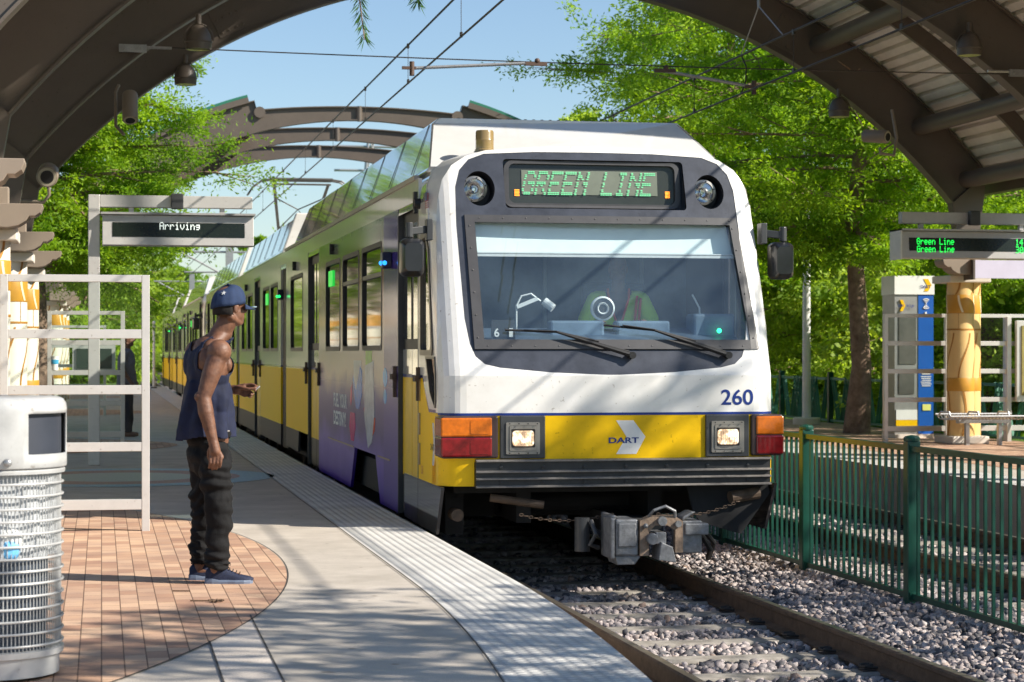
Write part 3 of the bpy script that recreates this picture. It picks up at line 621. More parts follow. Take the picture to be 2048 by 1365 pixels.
b = MB(); text_mb(b, "let's go", (12.52+.19, yk-.004, 2.10), (1, 0, 0), (0, 0, 1), .07, .13, .01, .3); text_mb(b, "DART", (12.52+.05, yk-.006, 2.12), (1, 0, 0), (0, 0, 1), .035, .10, .01); b.build('lettering', BLU, t)
b = MB()
for r_ in (.03, .055, .08):
    for a0 in (50, 230): b.tube([(12.52+.53+r_*math.cos(R(a0+80*i/8)), 31.543, 2.17+r_*math.sin(R(a0+80*i/8))) for i in range(9)], .008, 5)
b.sph((13.05, 31.545, 2.17), .012, n=6); b.box(13.03, 13.06, 31.535, 31.55, 1.98, 2.04); b.box(12.98, 13.12, 31.54, 31.55, 1.03, 1.05)
for i in range(6): b.box(12.96+.01*(i % 3), 13.14-.012*(i % 2), 31.543, 31.549, .99-.03*i, 1.003-.03*i)
b.build('tap_symbol', WHP, t)
MB().box(12.99, 13.13, 31.54, 31.549, .45, .55).build('sticker', mat('yellow sticker', (.7, .7, .2), .5), t)
# pale building added out of view to give the train side its pale reflection
t = thing('added_building', 'long pale building with dark windows added out of view left of the platform to be mirrored in the train side', 'building', (-12, 90, 0))
MB().box(-18, -9, 42, 190, -.06, 7.4).build('wall', mat('pale render', (.74, .64, .50), .8, var=.08, scale=.6), t); MB().box(-18.4, -8.6, 41.6, 190.4, 7.4, 7.8).build('roof', CAPM, t)
for k in range(24):
    for z0 in (1.1, 4.6): MB().box(-9.0, -8.94, 45+k*5.8, 47.2+k*5.8, z0, z0+1.6).build('window', DGLASS, t)
# ---------------- bench ----------------
t = thing('bench', 'grey perforated metal bench beside the right tan column', 'bench', (12.95, 28.5, 0))
for x in (12.55, 12.6, 13.05): pass
b = MB()
for x in (12.62, 13.14): b.box(x, x+.06, 29.0, 29.06, 0, .33).build("leg", STEEL, t, bev=.004) if False else MB().box(x, x+.06, 28.98, 29.05, 0, .34).build('leg', STEEL, t, bev=.004)
MB().box(12.5, 13.32, 28.95, 29.08, .33, .38).build('beam', STEEL, t, bev=.004)
b = MB()
for i in range(22):
    x = 12.28+i*.055; b.tube([(x, 28.72, .44), (x, 28.76, .40), (x, 28.95, .385), (x, 29.18, .40), (x, 29.28, .46)], .008, 6)
for yy, z in ((28.72, .44), (29.28, .46)): b.tube([(12.26, yy, z), (13.48, yy, z)], .016, 8)
b.build('seat', STEEL, t)
for x in (12.27, 12.72, 13.2):
    b = MB(); b.tube([(x, 28.74, .42), (x, 28.78, .50), (x, 29.1, .50), (x, 29.2, .42)], .014, 8); b.build('armrest', STEEL, t)
# ---------------- lamp pole, far pole ----------------
t = thing('lamp_pole', 'slim white pole on a round concrete foot left of the big right tree', 'pole', (13.25, 37.9, 0))
b = MB(); b.tube([(13.25, 37.9, .1), (13.25, 37.9, 5.5)], [.085, .06], 20); b.build('shaft', WHP, t, smooth=True); b = MB(); b.cyl((13.25, 37.9, 0), (13.25, 37.9, .14), .26, 24); b.build('foot', CAPM, t, bev=.02)
b = MB(); b.tube([(13.25, 37.9, 5.5), (13.3, 37.7, 5.9), (13.0, 37.0, 6.1)], .05, 10); b.box(12.85, 13.15, 36.4, 37.05, 6.05, 6.15); b.build('lamp_head', DKG, t)
t = thing('thin_pole', 'thin white pole at the far end of the left platform', 'pole', (2.0, 82, 0)); b = MB(); b.cyl((2.0, 82, 0), (2.0, 82, 2.55), .05, 12); b.sph((2.0, 82, 2.56), .06, n=6); b.build('shaft', WHP, t, smooth=True); MB().box(1.88, 2.12, 81.9, 82.1, 0, .05).build('foot', DKG, t)
# ---------------- fences ----------------
def picket_fence():
    t = thing('picket_fence', 'low green picket fence running between the two tracks', 'fence', (5.86, 16.77, -.5)); x = 5.86; sp = 2.335
    for k in range(-4, 18):
        y = 16.77+k*sp; b = MB(); b.box(x-.05, x+.05, y-.05, y+.05, -.5, .73); b.build('post', GRN, t, bev=.008)
        b = MB(); b.lathe((x, y, .73), [(.060, 0), (.062, .02), (.05, .035), (.001, .045)], 16); b.build('post_cap', GRN, t); MB().box(x-.1, x+.1, y-.1, y+.1, -.50, -.485).build('base_plate', GRN, t)
        b = MB(); y0, y1 = y+.06, y+sp-.06
        b.box(x-.03, x+.03, y0, y1, .655, .695); b.box(x-.02, x+.02, y0, y1, -.43, -.39); n = 17
        for i in range(n):
            yy = y0+(y1-y0)*(i+.5)/n; b.box(x-.0105, x+.0105, yy-.0105, yy+.0105, -.39, .655)
        for yy in (y0-.012, y1+.012):
            for z in (.675, -.41): b.box(x-.036, x+.036, yy-.012, yy+.012, z-.03, z+.03)
        b.build('panel', GRN, t)
picket_fence()
GRNB = mat('pale green fence paint', (.05, .20, .13), .45, var=.1)
t = thing('louvre_fence', 'green fence of slanted slats behind the right platform', 'fence', (14.2, 42.2, 0))
for k in range(-6, 16):
    y = 42.2+k*3.0; MB().box(14.15, 14.25, y-.05, y+.05, -.05, 1.0).build('post', GRN, t)
    b = MB(); b.box(14.18, 14.22, y+.05, y+2.95, .84, .89); b.box(14.18, 14.22, y+.05, y+2.95, .02, .06)
    for i in range(30):
        yy = y+.1+i*.095; dd = .30 if (i//5) % 2 else -.30
        a, c = sorted((yy, yy+dd)); 
        if c > y+2.95 or a < y+.05: continue
        b.bar((14.19+(i % 2)*.012, yy, .06), (14.19+(i % 2)*.012, yy+dd, .9), .012, .045, (1, 0, 0))
    b.build('slat_panel', GRNB, t)
# ---------------- litter bin ----------------
def litter_bin():
    cx, cy = -.45, 9.12; t = thing('litter_bin', 'round white wire litter bin with a hooded lid and a plastic bag inside', 'litter bin', (cx, cy, 0))
    HW = mat('bin hood enamel', (.34, .34, .335), .35, var=0, col2=(.48, .48, .47), scale=5, coat=.15)
    # hood shell with an opening facing the tracks
    n, prof = 72, [(.285, .885), (.302, .90), (.302, 1.0), (.302, 1.02), (.302, 1.12), (.302, 1.14), (.298, 1.17), (.285, 1.188), (.262, 1.197)]
    b = MB(); zz = [.905, .93, .96, 1.12, 1.14, 1.165]; vs = []; fs = []
    prof = [(.300, .895), (.304, .90), (.304, .955), (.304, .985), (.304, 1.125), (.304, 1.14), (.301, 1.165), (.288, 1.185), (.262, 1.195), (.001, 1.20)]
    for r_, z in prof: vs += [(cx+r_*math.cos(2*PI*k/n), cy+r_*math.sin(2*PI*k/n), z) for k in range(n)]
    for i in range(len(prof)-1):
        for k in range(n):
            ang = (360*k/n+180) % 360-180
            if 2 <= i <= 3 and -62 <= ang <= 2: continue
            if 2 <= i <= 3 and 115 <= ang <= 178: continue
            fs.append((i*n+k, i*n+(k+1) % n, (i+1)*n+(k+1) % n, (i+1)*n+k))
    b.add(vs, fs); o = b.build('hood', HW, t, smooth=True); sm = o.modifiers.new('t', 'SOLIDIFY'); sm.thickness = .008; sm.offset = -1
    b = MB(); b.lathe((cx, cy, 0), [(.28, .90), (.28, 1.16)], 40); b.build('hood_lining', mat('bin lining', (.03, .035, .05), .5), t, smooth=True)
    b = MB(); b.lathe((cx, cy, 0), [(.286, .872), (.296, .872), (.298, .885), (.292, .893), (.280, .893)], 48); b.build('hood_ring', HW, t, smooth=True)
    b = MB(); W = .0023
    for k in range(104):
        a = 2*PI*k/104; b.tube([(cx+.278*math.cos(a), cy+.278*math.sin(a), .12), (cx+.278*math.cos(a), cy+.278*math.sin(a), .875)], W, 5, cap=False)
    b.build('vertical_wires', HW, t)
    b = MB()
    for i in range(14): b.tube([(cx+.287*math.cos(2*PI*k/60), cy+.287*math.sin(2*PI*k/60), .155+i*.052) for k in range(61)], .0055, 7, cap=False)
    b.build('hoops', HW, t, smooth=True)
    b = MB(); b.lathe((cx, cy, 0), [(.25, .02), (.272, .02), (.274, .10), (.290, .105), (.292, .13), (.27, .135), (.001, .09)], 60); b.build('base', HW, t, smooth=True)
    b = MB(); b.sph((cx+.07, cy-.30, .925), .018, n=8); b.cyl((cx+.07, cy-.27, .925), (cx+.07, cy-.31, .925), .012); b.build('bolt', STEEL, t, smooth=True)
    b = MB(); b.lathe((cx, cy, 0), [(.255, .10), (.262, .52)], 30, a0=R(150), a1=R(330)); b.lathe((cx, cy, 0), [(.001, .11), (.25, .11)], 30); b.build('shade_shell', mat('bin_shade', (.035, .05, .075), .6), t, smooth=True)  # dark half shell and floor standing in for the shade inside the basket
    # bag and litter: things inside the bin
    g = thing('bin_bag', 'translucent white plastic bag hanging inside the wire litter bin', 'bag', (cx, cy, .3)); b = MB(); vs = []
    b.grid(lambda a, z: (cx+(.262-.1*max(0, .55-z)**1.0*1.2+.012*math.sin(9*a+z*14)+.008*math.sin(23*a))*math.cos(a)-.03*(.9-z), cy+(.262-.12*max(0, .55-z)+.012*math.sin(7*a+z*9))*math.sin(a), z), [2*PI*i/72 for i in range(73)], [.52+.36*i/16 for i in range(17)])
    m = glass('bag plastic', (.80, .82, .84), .12, .3); mm = mat('bag film', (.42, .44, .46), .4, var=.1, scale=12); b.build('film', mm, g, smooth=True)
    g = thing('crushed_cup', 'crushed white and blue packaging inside the wire litter bin', 'litter', (cx, cy, .3)); b = MB(); b.sph((cx+.06, cy-.235, .6), .07, (1, .4, .8), 8); b.build('carton', WHP, g); b = MB(); b.sph((cx+.07, cy-.245, .56), .05, (1, .5, 1), 8); b.build('label_patch', mat('cyan print'+'2', (.15, .45, .75), .5, var=.2), g)
litter_bin()
# twigs on the pavers
TW = mat('dry twig', (.10, .06, .035), .9)
for i, (x, y, l_, lb) in enumerate(((.62, 11.55, .14, 'dry twig with a leaf tuft on the bricks in front of the shoes'), (.50, 12.05, .10, 'thin dry straw on the bricks just in front of the shoes'))):
    t = thing('dry_twig', lb, 'twig', (x, y, 0)); b = MB(); b.tube([(x-l_, y+.03, .012), (x, y, .012)], .004, 5)
    if i == 0:
        for k in range(9): b.tube([(x, y, .012), (x+.045*math.cos(k*.7), y+.045*math.sin(k*.7), .014)], .005, 5)
    b.build('stalk', TW, t)
# ---------------- overhead line ----------------
def wire(b, p0, p1, r, sag=0, n=2):
    pts = [Vector(p0).lerp(Vector(p1), i/(n-1))-Vector((0, 0, sag*4*(i/(n-1))*(1-i/(n-1)))) for i in range(n)]; b.tube(pts, r, 6)
for X, zc, zm, lb in ((3.95, 4.92, 5.42, 'overhead wire pair above the train\'s track with droppers'), (7.85, 4.62, 5.1, 'overhead wire pair above the far track on the right')):
    t = thing('overhead_line', lb, 'overhead wire', (X, 25, zc)); b = MB(); wire(b, (X, 2, zc), (X, 200, zc), .012); b.build('contact_wire', WIRE, t)
    b = MB(); wire(b, (X, 2, zm), (X, 200, zm), .013); b.build('messenger_wire', WIRE, t)
    for y in (17.2, 19.6, 22.9, 27.0, 31.5, 36, 41, 46, 52, 58, 65):
        b = MB(); wire(b, (X, y, zc), (X, y, zm), .004); b.box(X-.012, X+.012, y-.03, y+.03, zc-.01, zc+.05); b.box(X-.014, X+.014, y-.03, y+.03, zm-.04, zm+.02); b.build('dropper', WIRE, t)
    y = 18.9 if X < 5 else 24.9
    b = MB(); b.tube([(X, y, zm), (X+.03, y-.1, zm-.15), (X+.02, y-.12, zc+.15), (X, y, zc)], .011, 6); b.build('jumper', WIRE, t)
t = thing('cross_span', 'thin cross wire between the canopy ribs carrying two steady arms', 'span wire', (5.87, 24.7, 4.9))
b = MB(); wire(b, (.5, 24.7, 4.97), (11.5, 24.7, 4.93), .008, .04, 24); b.build('span_cable', WIRE, t)
for sg, x in ((-1, .36), (1, 11.5)):
    b = MB(); b.box(x-.16, x+.16, 24.68, 24.72, 4.90, 4.99); b.cyl((x-.1, 24.66, 4.945), (x-.1, 24.74, 4.945), .02); b.cyl((x+.1, 24.66, 4.945), (x+.1, 24.74, 4.945), .02); b.tube([(x-sg*.15, 24.7, 4.96), (x-sg*.45, 24.7, 4.96)], .018, 6); b.build('end_fitting', STEEL, t)
INS = mat('rust fitting', (.10, .06, .045), .6)
for x0, z0, x1, z1 in ((3.66, 4.80, 5.1, 4.9), (7.95, 4.68, 6.72, 4.86)):
    b = MB(); b.tube([(x0, 24.7, z0), (x1, 24.7, z1)], .02, 8); b.build('steady_arm', STEEL, t)
    b = MB(); s_ = 1 if x1 > x0 else -1; b.cyl((x0, 24.7, z0-.09), (x0, 24.7, z0+.08), .03); b.box(x0-.12, x0+.05, 24.68, 24.72, z0-.015, z0+.02); b.box(x1-.05, x1+.22, 24.68, 24.72, z1-.03, z1+.015); b.sph((x1+.1, 24.7, z1+.03), .035, n=6); b.build('arm_fitting', INS, t)
# bridle hangers under the rib
t = thing('wire_bridle', 'small V shaped wire hanger holding the messenger wire near the top', 'wire hanger', (3.95, 22, 5.6))
b = MB(); wire(b, (3.95, 21.4, 5.45), (3.95, 20.9, 5.9), .007); wire(b, (3.95, 20.2, 5.45), (3.95, 20.9, 5.9), .007); b.box(3.92, 3.98, 20.86, 20.94, 5.86, 5.98); b.cyl((3.95, 20.4, 5.4), (3.95, 20.1, 5.46), .02); b.build('hanger', WIRE, t)
t = thing('wire_bridle', 'V shaped hanger on the right rib holding the far track wire', 'wire hanger', (7.85, 25, 5.2))
b = MB(); wire(b, (7.85, 24.9, 5.12), (7.85, 24.2, 5.6), .008); wire(b, (7.85, 23.3, 5.12), (7.85, 24.2, 5.6), .008); b.cyl((7.85, 24.2, 5.58), (7.85, 24.2, 6.3), .02); b.build('hanger', STEEL, t)
# catenary masts beyond the platforms
for i, (y, lb) in enumerate(((98, 'nearest grey catenary mast with cantilever arms above the train roofs'), (139, 'second grey catenary mast with cantilever arms beyond the train'), (182, 'farthest grey catenary mast with cantilever arms by the trees'))):
    t = thing('catenary_mast', lb, 'mast', (5.88, y, -.6)); x = 5.88
    b = MB(); b.box(x-.17, x+.17, y-.17, y+.17, -.6, 6.6); b.build('mast', STEEL, t)
    for sg in (-1, 1):
        b = MB(); b.tube([(x, y, 6.1), (x+sg*2.5, y, 6.1)], .05, 8); b.tube([(x, y, 4.9), (x+sg*2.2, y, 6.05)], .045, 8); b.tube([(x, y, 5.15), (x+sg*2.1, y, 5.15)], .04, 8); b.build('cantilever', STEEL, t)
t = thing('lattice_pylon', 'distant lattice power pylon seen between the canopy arches', 'pylon', (66, 517, -.7)); b = MB()
for k in range(9):
    z0, z1 = 6*k, 6*k+6; w0, w1 = 5-.5*k, 4.5-.5*k
    for sx in (-1, 1):
        for sy in (-1, 1): b.tube([(66+sx*w0, 517+sy*w0, z0), (66+sx*w1, 517+sy*w1, z1)], .3, 4)
        b.tube([(66-sx*w0, 517-5, z0), (66+sx*w1, 517-4.5, z1)], .2, 4)
for z in (40, 47, 53): b.tube([(57, 517, z), (75, 517, z)], .3, 4)
b.build('lattice', STEEL, t)
# ---------------- light rail train ----------------
XL, XR, XC = 2.60, 5.34, 3.97; ZT = 2.84
def Yf(z): return 15.95 if z < 1.2 else 15.95+(z-1.2)*.36
def FS(off=0):
    def f(x, z, d):
        e = max(0, abs(x-XC)-1.17); e = min(e, .1999); c = .2-math.sqrt(max(.0, .04-e*e))
        zz = z
        return (x, Yf(z)+.02*(x-XC)**2+c*.8-off+d, zz)
    return f
def front_outline():
    Lp = [(-1.37, .33), (-1.37, 1.4), (-1.35, 1.9), (-1.33, 2.4), (-1.31, 2.62), (-1.27, 2.78), (-1.19, 2.90), (-1.07, 2.98), (-.9, 3.03), (-.5, 3.065), (0, 3.075)]
    return [(XC+a, z) for a, z in Lp]+[(XC-a, z) for a, z in Lp[::-1][1:]]
def mirror(pts): return [(XC+a, z) for a, z in pts]+[(XC-a, z) for a, z in pts[::-1]]
FO = front_outline()
MASKP = mirror([(-.05, 1.205), (-.5, 1.225), (-.9, 1.262), (-1.02, 1.29), (-1.09, 1.35), (-1.13, 1.45), (-1.16, 1.65), (-1.18, 2.4), (-1.17, 2.72), (-1.13, 2.86), (-1.05, 2.95), (-.92, 3.0), (-.5, 3.022), (-.05, 3.025)])
CU = [XC+k*.1 for k in range(-11, 12)]+[XC-1.17, XC+1.17, XC-1.22, XC+1.22, XC-1.26, XC+1.26, XC-1.30, XC+1.30, XC-1.34, XC+1.34]
CV = [1.2, 1.6, 2.0, 2.4, 2.8]
DEST = rrect(3.205, 4.72, 2.55, 2.96, .03, 3)
LMP = [[(cx+.125*math.cos(2*PI*i/28), 2.71+.145*math.sin(2*PI*i/28)) for i in range(28)] for cx in (3.00, 4.93)]
WIN = [(2.94, 2.43), (5.07, 2.43), (5.14, 1.485), (2.955, 1.485)]
def tram(y_off, label, first):
    t = thing('light_rail_train', label, 'train', (XC, 16, -.39), 'coupled light rail cars')
    # --- front face
    white = [q for q in FO]
    sheet([[(x, max(z, .905)) for x, z in FO], MASKP], FS(), 'front_panel', WHT, t, .03, CU, CV)
    A_ = [(-1.37, .907), (-1.37, 1.4), (-1.35, 1.9), (-1.33, 2.4), (-1.31, 2.62), (-1.27, 2.78), (-1.19, 2.90), (-1.07, 2.98), (-.9, 3.03), (-.5, 3.065), (0, 3.075)]
    B_ = [(-1.372, .907), (-1.372, 1.4), (-1.372, 1.9), (-1.372, 2.4), (-1.372, 2.6), (-1.362, 2.755), (-1.312, 2.868), (-1.212, 2.958), (-1.052, 3.013), (-.6, 3.05), (0, 3.058)]
    for q, w_, nm, mm in ((A_, B_, 'front_rim', WHT), ([(-1.37, .335), (-1.37, .89)], [(-1.372, .335), (-1.372, .89)], 'front_rim', YEL)):
        a_ = [(XC+x, z) for x, z in q]; c_ = [(XC+x, z) for x, z in w_]
        if len(q) > 2: a_ += [(XC-x, z) for x, z in q[::-1][1:]]; c_ += [(XC-x, z) for x, z in w_[::-1][1:]]; sets = [(a_, c_)]
        else: sets = [(a_, c_), ([(2*XC-x, z) for x, z in a_], [(2*XC-x, z) for x, z in c_])]
        b = MB(); f0 = FS()
        for a_, c_ in sets:
            n_ = len(a_); mid = [((p[0]+r[0])/2*.35+r[0]*.65, (p[1]+r[1])/2*.35+r[1]*.65) for p, r in zip(a_, c_)]
            b.add([f0(x, z, .0) for x, z in a_]+[(x, Yf(z)+.235, z) for x, z in mid]+[(x, Yf(z)+.29, z) for x, z in c_], [(i+k*n_, i+1+k*n_, n_+i+1+k*n_, n_+i+k*n_) for i in range(n_-1) for k in (0, 1)])
        b.build(nm, mm, t, smooth=True)
    sheet([[(XL, .525), (XL, .892), (XR, .892), (XR, .525)]], FS(), 'lower_front_panel', YEL, t, .03, CU, [])
    sheet([[(XL, .887), (XL, .907), (XR, .907), (XR, .887)]], FS(.003), 'blue_stripe', BLU, t, .02, CU, [], True)
    for a, c in ((XL, 2.86), (5.27, XR)): sheet([[(a, .335), (a, .525), (c, .525), (c, .335)]], FS(), 'bumper_end', YEL, t, .3, CU, [], True)
    mk = sheet([MASKP, DEST, WIN]+LMP, FS(-.004), 'face_mask', MASK, t, .03, CU, CV)
    b = MB()   # bezel round the windscreen
    o = [(2.86, 2.49), (5.13, 2.49), (5.215, 1.41), (2.875, 1.41)]
    sheet([o, WIN], FS(.014), 'windscreen_frame', MASKF, t, .03, CU, CV)
    b = MB()
    for k in range(12):
        for z, dz in ((2.465, 0), (1.435, 0)):
            x = 2.98+k*.19; q = FS(.016)(x, z, 0); b.sph(q, .0045, n=4)
    for k in range(6):
        for xa, xb in ((2.895, 2.905), (5.09, 5.17)):
            q = FS(.016)(xa+(xb-xa)*(1-k/5), 1.5+k*.18, 0); b.sph(q, .006, n=4)
    b.build('frame_screws', MASKF, t)
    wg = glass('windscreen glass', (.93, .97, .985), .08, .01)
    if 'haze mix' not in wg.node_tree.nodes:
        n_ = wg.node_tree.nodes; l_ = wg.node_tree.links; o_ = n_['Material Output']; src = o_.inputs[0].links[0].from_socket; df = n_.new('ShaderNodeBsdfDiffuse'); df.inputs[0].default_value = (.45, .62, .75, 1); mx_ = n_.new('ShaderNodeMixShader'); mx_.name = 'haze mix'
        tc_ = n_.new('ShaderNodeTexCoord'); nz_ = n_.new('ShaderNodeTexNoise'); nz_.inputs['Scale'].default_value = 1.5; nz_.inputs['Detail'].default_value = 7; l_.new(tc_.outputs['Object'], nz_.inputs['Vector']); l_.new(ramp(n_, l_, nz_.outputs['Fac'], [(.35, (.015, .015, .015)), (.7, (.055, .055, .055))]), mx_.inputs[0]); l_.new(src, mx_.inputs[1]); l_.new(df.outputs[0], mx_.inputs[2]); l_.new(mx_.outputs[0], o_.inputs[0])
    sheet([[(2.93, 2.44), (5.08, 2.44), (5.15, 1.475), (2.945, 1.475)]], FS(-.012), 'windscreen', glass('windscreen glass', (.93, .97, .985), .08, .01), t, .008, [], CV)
    # destination box
    d = thing if False else None
    b = MB(); y0 = lambda z: Yf(z)+.012
    P = rrect(3.255, 4.655, 2.60, 2.925, .05, 4); Q = rrect(3.215, 4.695, 2.565, 2.95, .07, 4)
    fn = lambda off: (lambda x, z, dd: (x, Yf(z)+.02*(x-XC)**2-off+dd, z))
    # recess walls
    n = len(DEST); dep = lambda x, z: .02+.10*max(0, min(1, (2.99-z)/.4))
    b = MB(); vs = [fn(-.004)(x, z, 0) for x, z in DEST]+[fn(-.03)(x, z, dep(x, z)) for x, z in DEST]; b.add(vs, [(i, (i+1) % n, n+(i+1) % n, n+i) for i in range(n)]); b.add([fn(-.03)(x, z, dep(x, z)) for x, z in DEST], [tuple(range(n))]); b.build('sign_recess', MASK, t)
    dd = lambda off: (lambda x, z, q: (x, Yf(z)+.02*(x-XC)**2+.03+dep(x, z)-off+q, z))
    sheet([Q, P], dd(.045), 'sign_frame', MASKF, t, .045)
    sg = sheet([rrect(3.25, 4.66, 2.595, 2.93, .05, 4)], dd(.016), 'destination_sign', mat('sign backing', (.035, .04, .035), .25, var=.1), t, .012)
    b = MB(); f = dd(.018)
    b.add([f(3.365, 2.675, 0), f(4.51, 2.675, 0), f(4.51, 2.875, 0), f(3.365, 2.875, 0)], [(0, 1, 2, 3)]); b.build('sign_field', mat('sign field', (.16, .18, .14), .4, var=.1), t)
    b = MB(); LEDD = mat('led dim green', (.15, .5, .25), .5, var=0, emit=(.12, .7, .32), estr=.3)
    for i, c in enumerate('GREEN LINE'):
        for r_, row in enumerate(F57[c].split()):
            z = 2.865-r_*.0285
            for k, q in enumerate(row):
                if q == '1':
                    x = 3.40+(i*5.75+k)*.0193-(r_*.0285)*.25
                    for s_ in ((0, 1) if r_ not in (2, 4) else (0,)):
                        za = z-s_*.013; b.add([f(x, za-.008, -.002), f(x+.0175, za-.008, -.002), f(x+.0195, za, -.002), f(x+.002, za, -.002)], [(0, 1, 2, 3)])
    b.build('lettering', LEDD, t)
    b = MB(); AMB = mat('amber led', (.8, .25, .02), .5, var=0, emit=(1, .3, .02), estr=1.2)
    for cx in (3.305, 4.575):
        for k in range(5): b.add([f(cx, 2.66+k*.0115, -.002), f(cx+.04, 2.66+k*.0115, -.002), f(cx+.04, 2.667+k*.0115, -.002), f(cx, 2.667+k*.0115, -.002)], [(0, 1, 2, 3)])
    b.build('amber_lights', AMB, t)
    # upper round lamps
    CHR = mat('chrome reflector', (.75, .75, .75), .12, metal=1, var=.3, scale=30); LG = glass('lamp glass', (.95, .97, 1), .15)
    for cx in (3.00, 4.93):
        z = 2.71; y = Yf(z)+.02*(cx-XC)**2
        b = MB(); P_ = [(cx+.125*math.cos(2*PI*i/28), z+.145*math.sin(2*PI*i/28)) for i in range(28)]; Q_ = [(cx+.115*math.cos(2*PI*i/28), z-.02+.12*math.sin(2*PI*i/28)) for i in range(28)]
        vs = [(a, Yf(c)+.02*(a-XC)**2+.004, c) for a, c in P_]+[(a, y+.17, c) for a, c in Q_]; b.add(vs, [(i, (i+1) % 28, 28+(i+1) % 28, 28+i) for i in range(28)]); b.add([(a, y+.17, c) for a, c in Q_], [tuple(range(28))]); b.build('lamp_recess', mat('recess black', (.02, .02, .025), .5), t, smooth=True)
        b = MB(); b.lathe((cx-.03, y+.10, z), [(.105, .02), (.105, -.03), (.085, -.035), (.083, 0)], 36, 'y'); h = b.build('round_headlamp', mat('lamp ring', (.30, .29, .27), .35, metal=.7), t, smooth=True)
        b = MB(); b.lathe((cx-.03, y+.10, z), [(.083, -.01), (.06, .03), (.03, .05), (.012, .055), (.012, .02), (.001, .02)], 30, 'y'); b.build('reflector', CHR, h, smooth=True)
        b = MB(); b.lathe((cx-.03, y+.10, z), [(.085, -.02), (.05, -.033), (.001, -.038)], 30, 'y'); b.build('lens', LG, h, smooth=True)
        b = MB()
        for k in range(6): b.sph((cx-.03+.095*math.cos(k*1.05+.3), y+.064, z+.095*math.sin(k*1.05+.3)), .006, n=4)
        b.build('screws', BLK, h)
    # lower headlights and tail lamps
    ORG = mat('orange lens', (.55, .13, .006), .12, var=.2, scale=25, coat=.6); RED = mat('red lens', (.18, .006, .009), .12, var=.3, scale=25, coat=.6)
    for x0, x1, hx0, hx1, tx0, tx1, sg in ((3.06, 3.42, 3.13, 3.35, 2.595, 3.045, -1), (4.73, 5.09, 4.81, 5.02, 5.11, 5.375, 1)):
        y = 15.95+.02*1.2
        h = (MB().box(x0, x1, y-.035, y+.06, .55, .885)).build('headlight', DKG, t, bev=.006)
        for k, (aa, zz0, zz1) in enumerate(((.045, .585, .835), (.072, .612, .808))):
            sheet([rrect(x0+aa, x1-aa, zz0, zz1, .01), rrect(x0+aa+(.025 if k == 0 else .012), x1-aa-(.025 if k == 0 else .012), zz0+.025, zz1-.025, .01)], lambda u, v, q, k=k: (u, y-.045-.006*k+q, v), 'trim_ring', mat('lamp bezel', (.30, .28, .25), .35, metal=.5, var=.1), h, .02)
        lx0, lx1 = (x0+x1)/2-.085, (x0+x1)/2+.085
        sheet([rrect(lx0, lx1, .65, .77, .025)], lambda u, v, q: (u, y-.052-.02*math.cos((u-(lx0+lx1)/2)*16)+q, v), 'bulb_lens', lit_lamp(), h, .01, [lx0+i*.017 for i in range(10)])
        b = MB()
        for k in range(8): b.bar((lx0+.02+k*.018, y-.074, .665), (lx0+.02+k*.018, y-.074, .755), .002, .002)
        b.build('flutes', CHR, h)
        b = MB()
        for k in range(4):
            for zz in (.595, .825): b.sph((x0+.07+k*(x1-x0-.14)/3, y-.067, zz), .006, n=4)
        b.build('screws', BLK, h)
        # tail lamp block wraps the corner
        P_ = rrect(tx0, tx1, .555, .885, .02); 
        T_ = (MB().prism(P_, 'y', y-.03, y+.30)).build('tail_lamp', mat('lamp case', (.05, .03, .03), .3, var=.1), t, bev=.012)
        for z0, z1, mm, nm in ((.725, .872, ORG, 'turn_lens'), (.568, .718, RED, 'brake_lens')):
            q0, q1 = (tx0-.006, tx1-.05) if sg < 0 else (tx0+.04, tx1+.006)
            b = MB(); b.box(q0, q1, y-.042, y+.27, z0, z1); b.build(nm, mm, T_, bev=.012)
            b = MB(); m_ = (q0+q1)/2+.06*sg*0; b.prism(rrect(m_+.03, q1-.02, z0+.02, z1-.02, .012), 'y', y-.046, y-.03)
            if sg < 0: b.build('inner_lens', mm, T_)
    # bumper of dark ribs
    b = MB(); x0, x1 = 2.865, 5.265; y = 15.95
    BM = mat('bumper rubber', (.028, .029, .031), .45, var=.25, scale=12); BE = mat('worn bumper edge', (.23, .21, .19), .5, var=.3, scale=20)
    b.box(x0, x1, y-.02, y+.3, .325, .545); o = b.build('bumper', BM, t)
    for z in (.53, .445, .39, .328):
        b = MB(); b.prism([(y-.02, z-.006), (y-.055, z-.001), (y-.055, z+.006), (y-.02, z+.014)], 'x', x0, x1); b.build('ridge', BE if z != .445 else BE, o)
    b = MB()
    for k in range(7):
        for z in (.485, .365): b.lathe((x0+.2+k*.335, y-.02, z), [(.001, -.012), (.014, -.010), (.016, 0)], 12, 'y')
    b.build('bolts', BM, o)
    # logo, number
    yy = 15.95-.0005; b = MB(); b.prism([(x, z) for x, z in [(3.995, .845), (4.135, .845), (4.235, .715), (4.16, .578), (3.995, .578), (4.08, .715)]], 'y', yy-.0015, yy+.012); b.build('chevron_emblem', WHT, t)
    b = MB(); text_mb(b, 'DART', (3.935, yy-.003, .665), (1, 0, 0), (0, 0, 1), .045, .245, .025); b.build('lettering', BLU, t)
    b = MB(); text_mb(b, '260' if first else '248', (4.865, yy-.002+.012+.004, .962), (1, 0, 0), (0, 0, 1), .125, .27, .012)
    b.v = [(x, y-.0, z) for x, y, z in b.v]; b.v = [(x, Yf(z)+.02*(x-XC)**2-.003+(.2-math.sqrt(max(0, .04-max(0, abs(x-XC)-1.17)**2)))*.8, z) for x, y, z in b.v]; b.build('number', BLU, t)
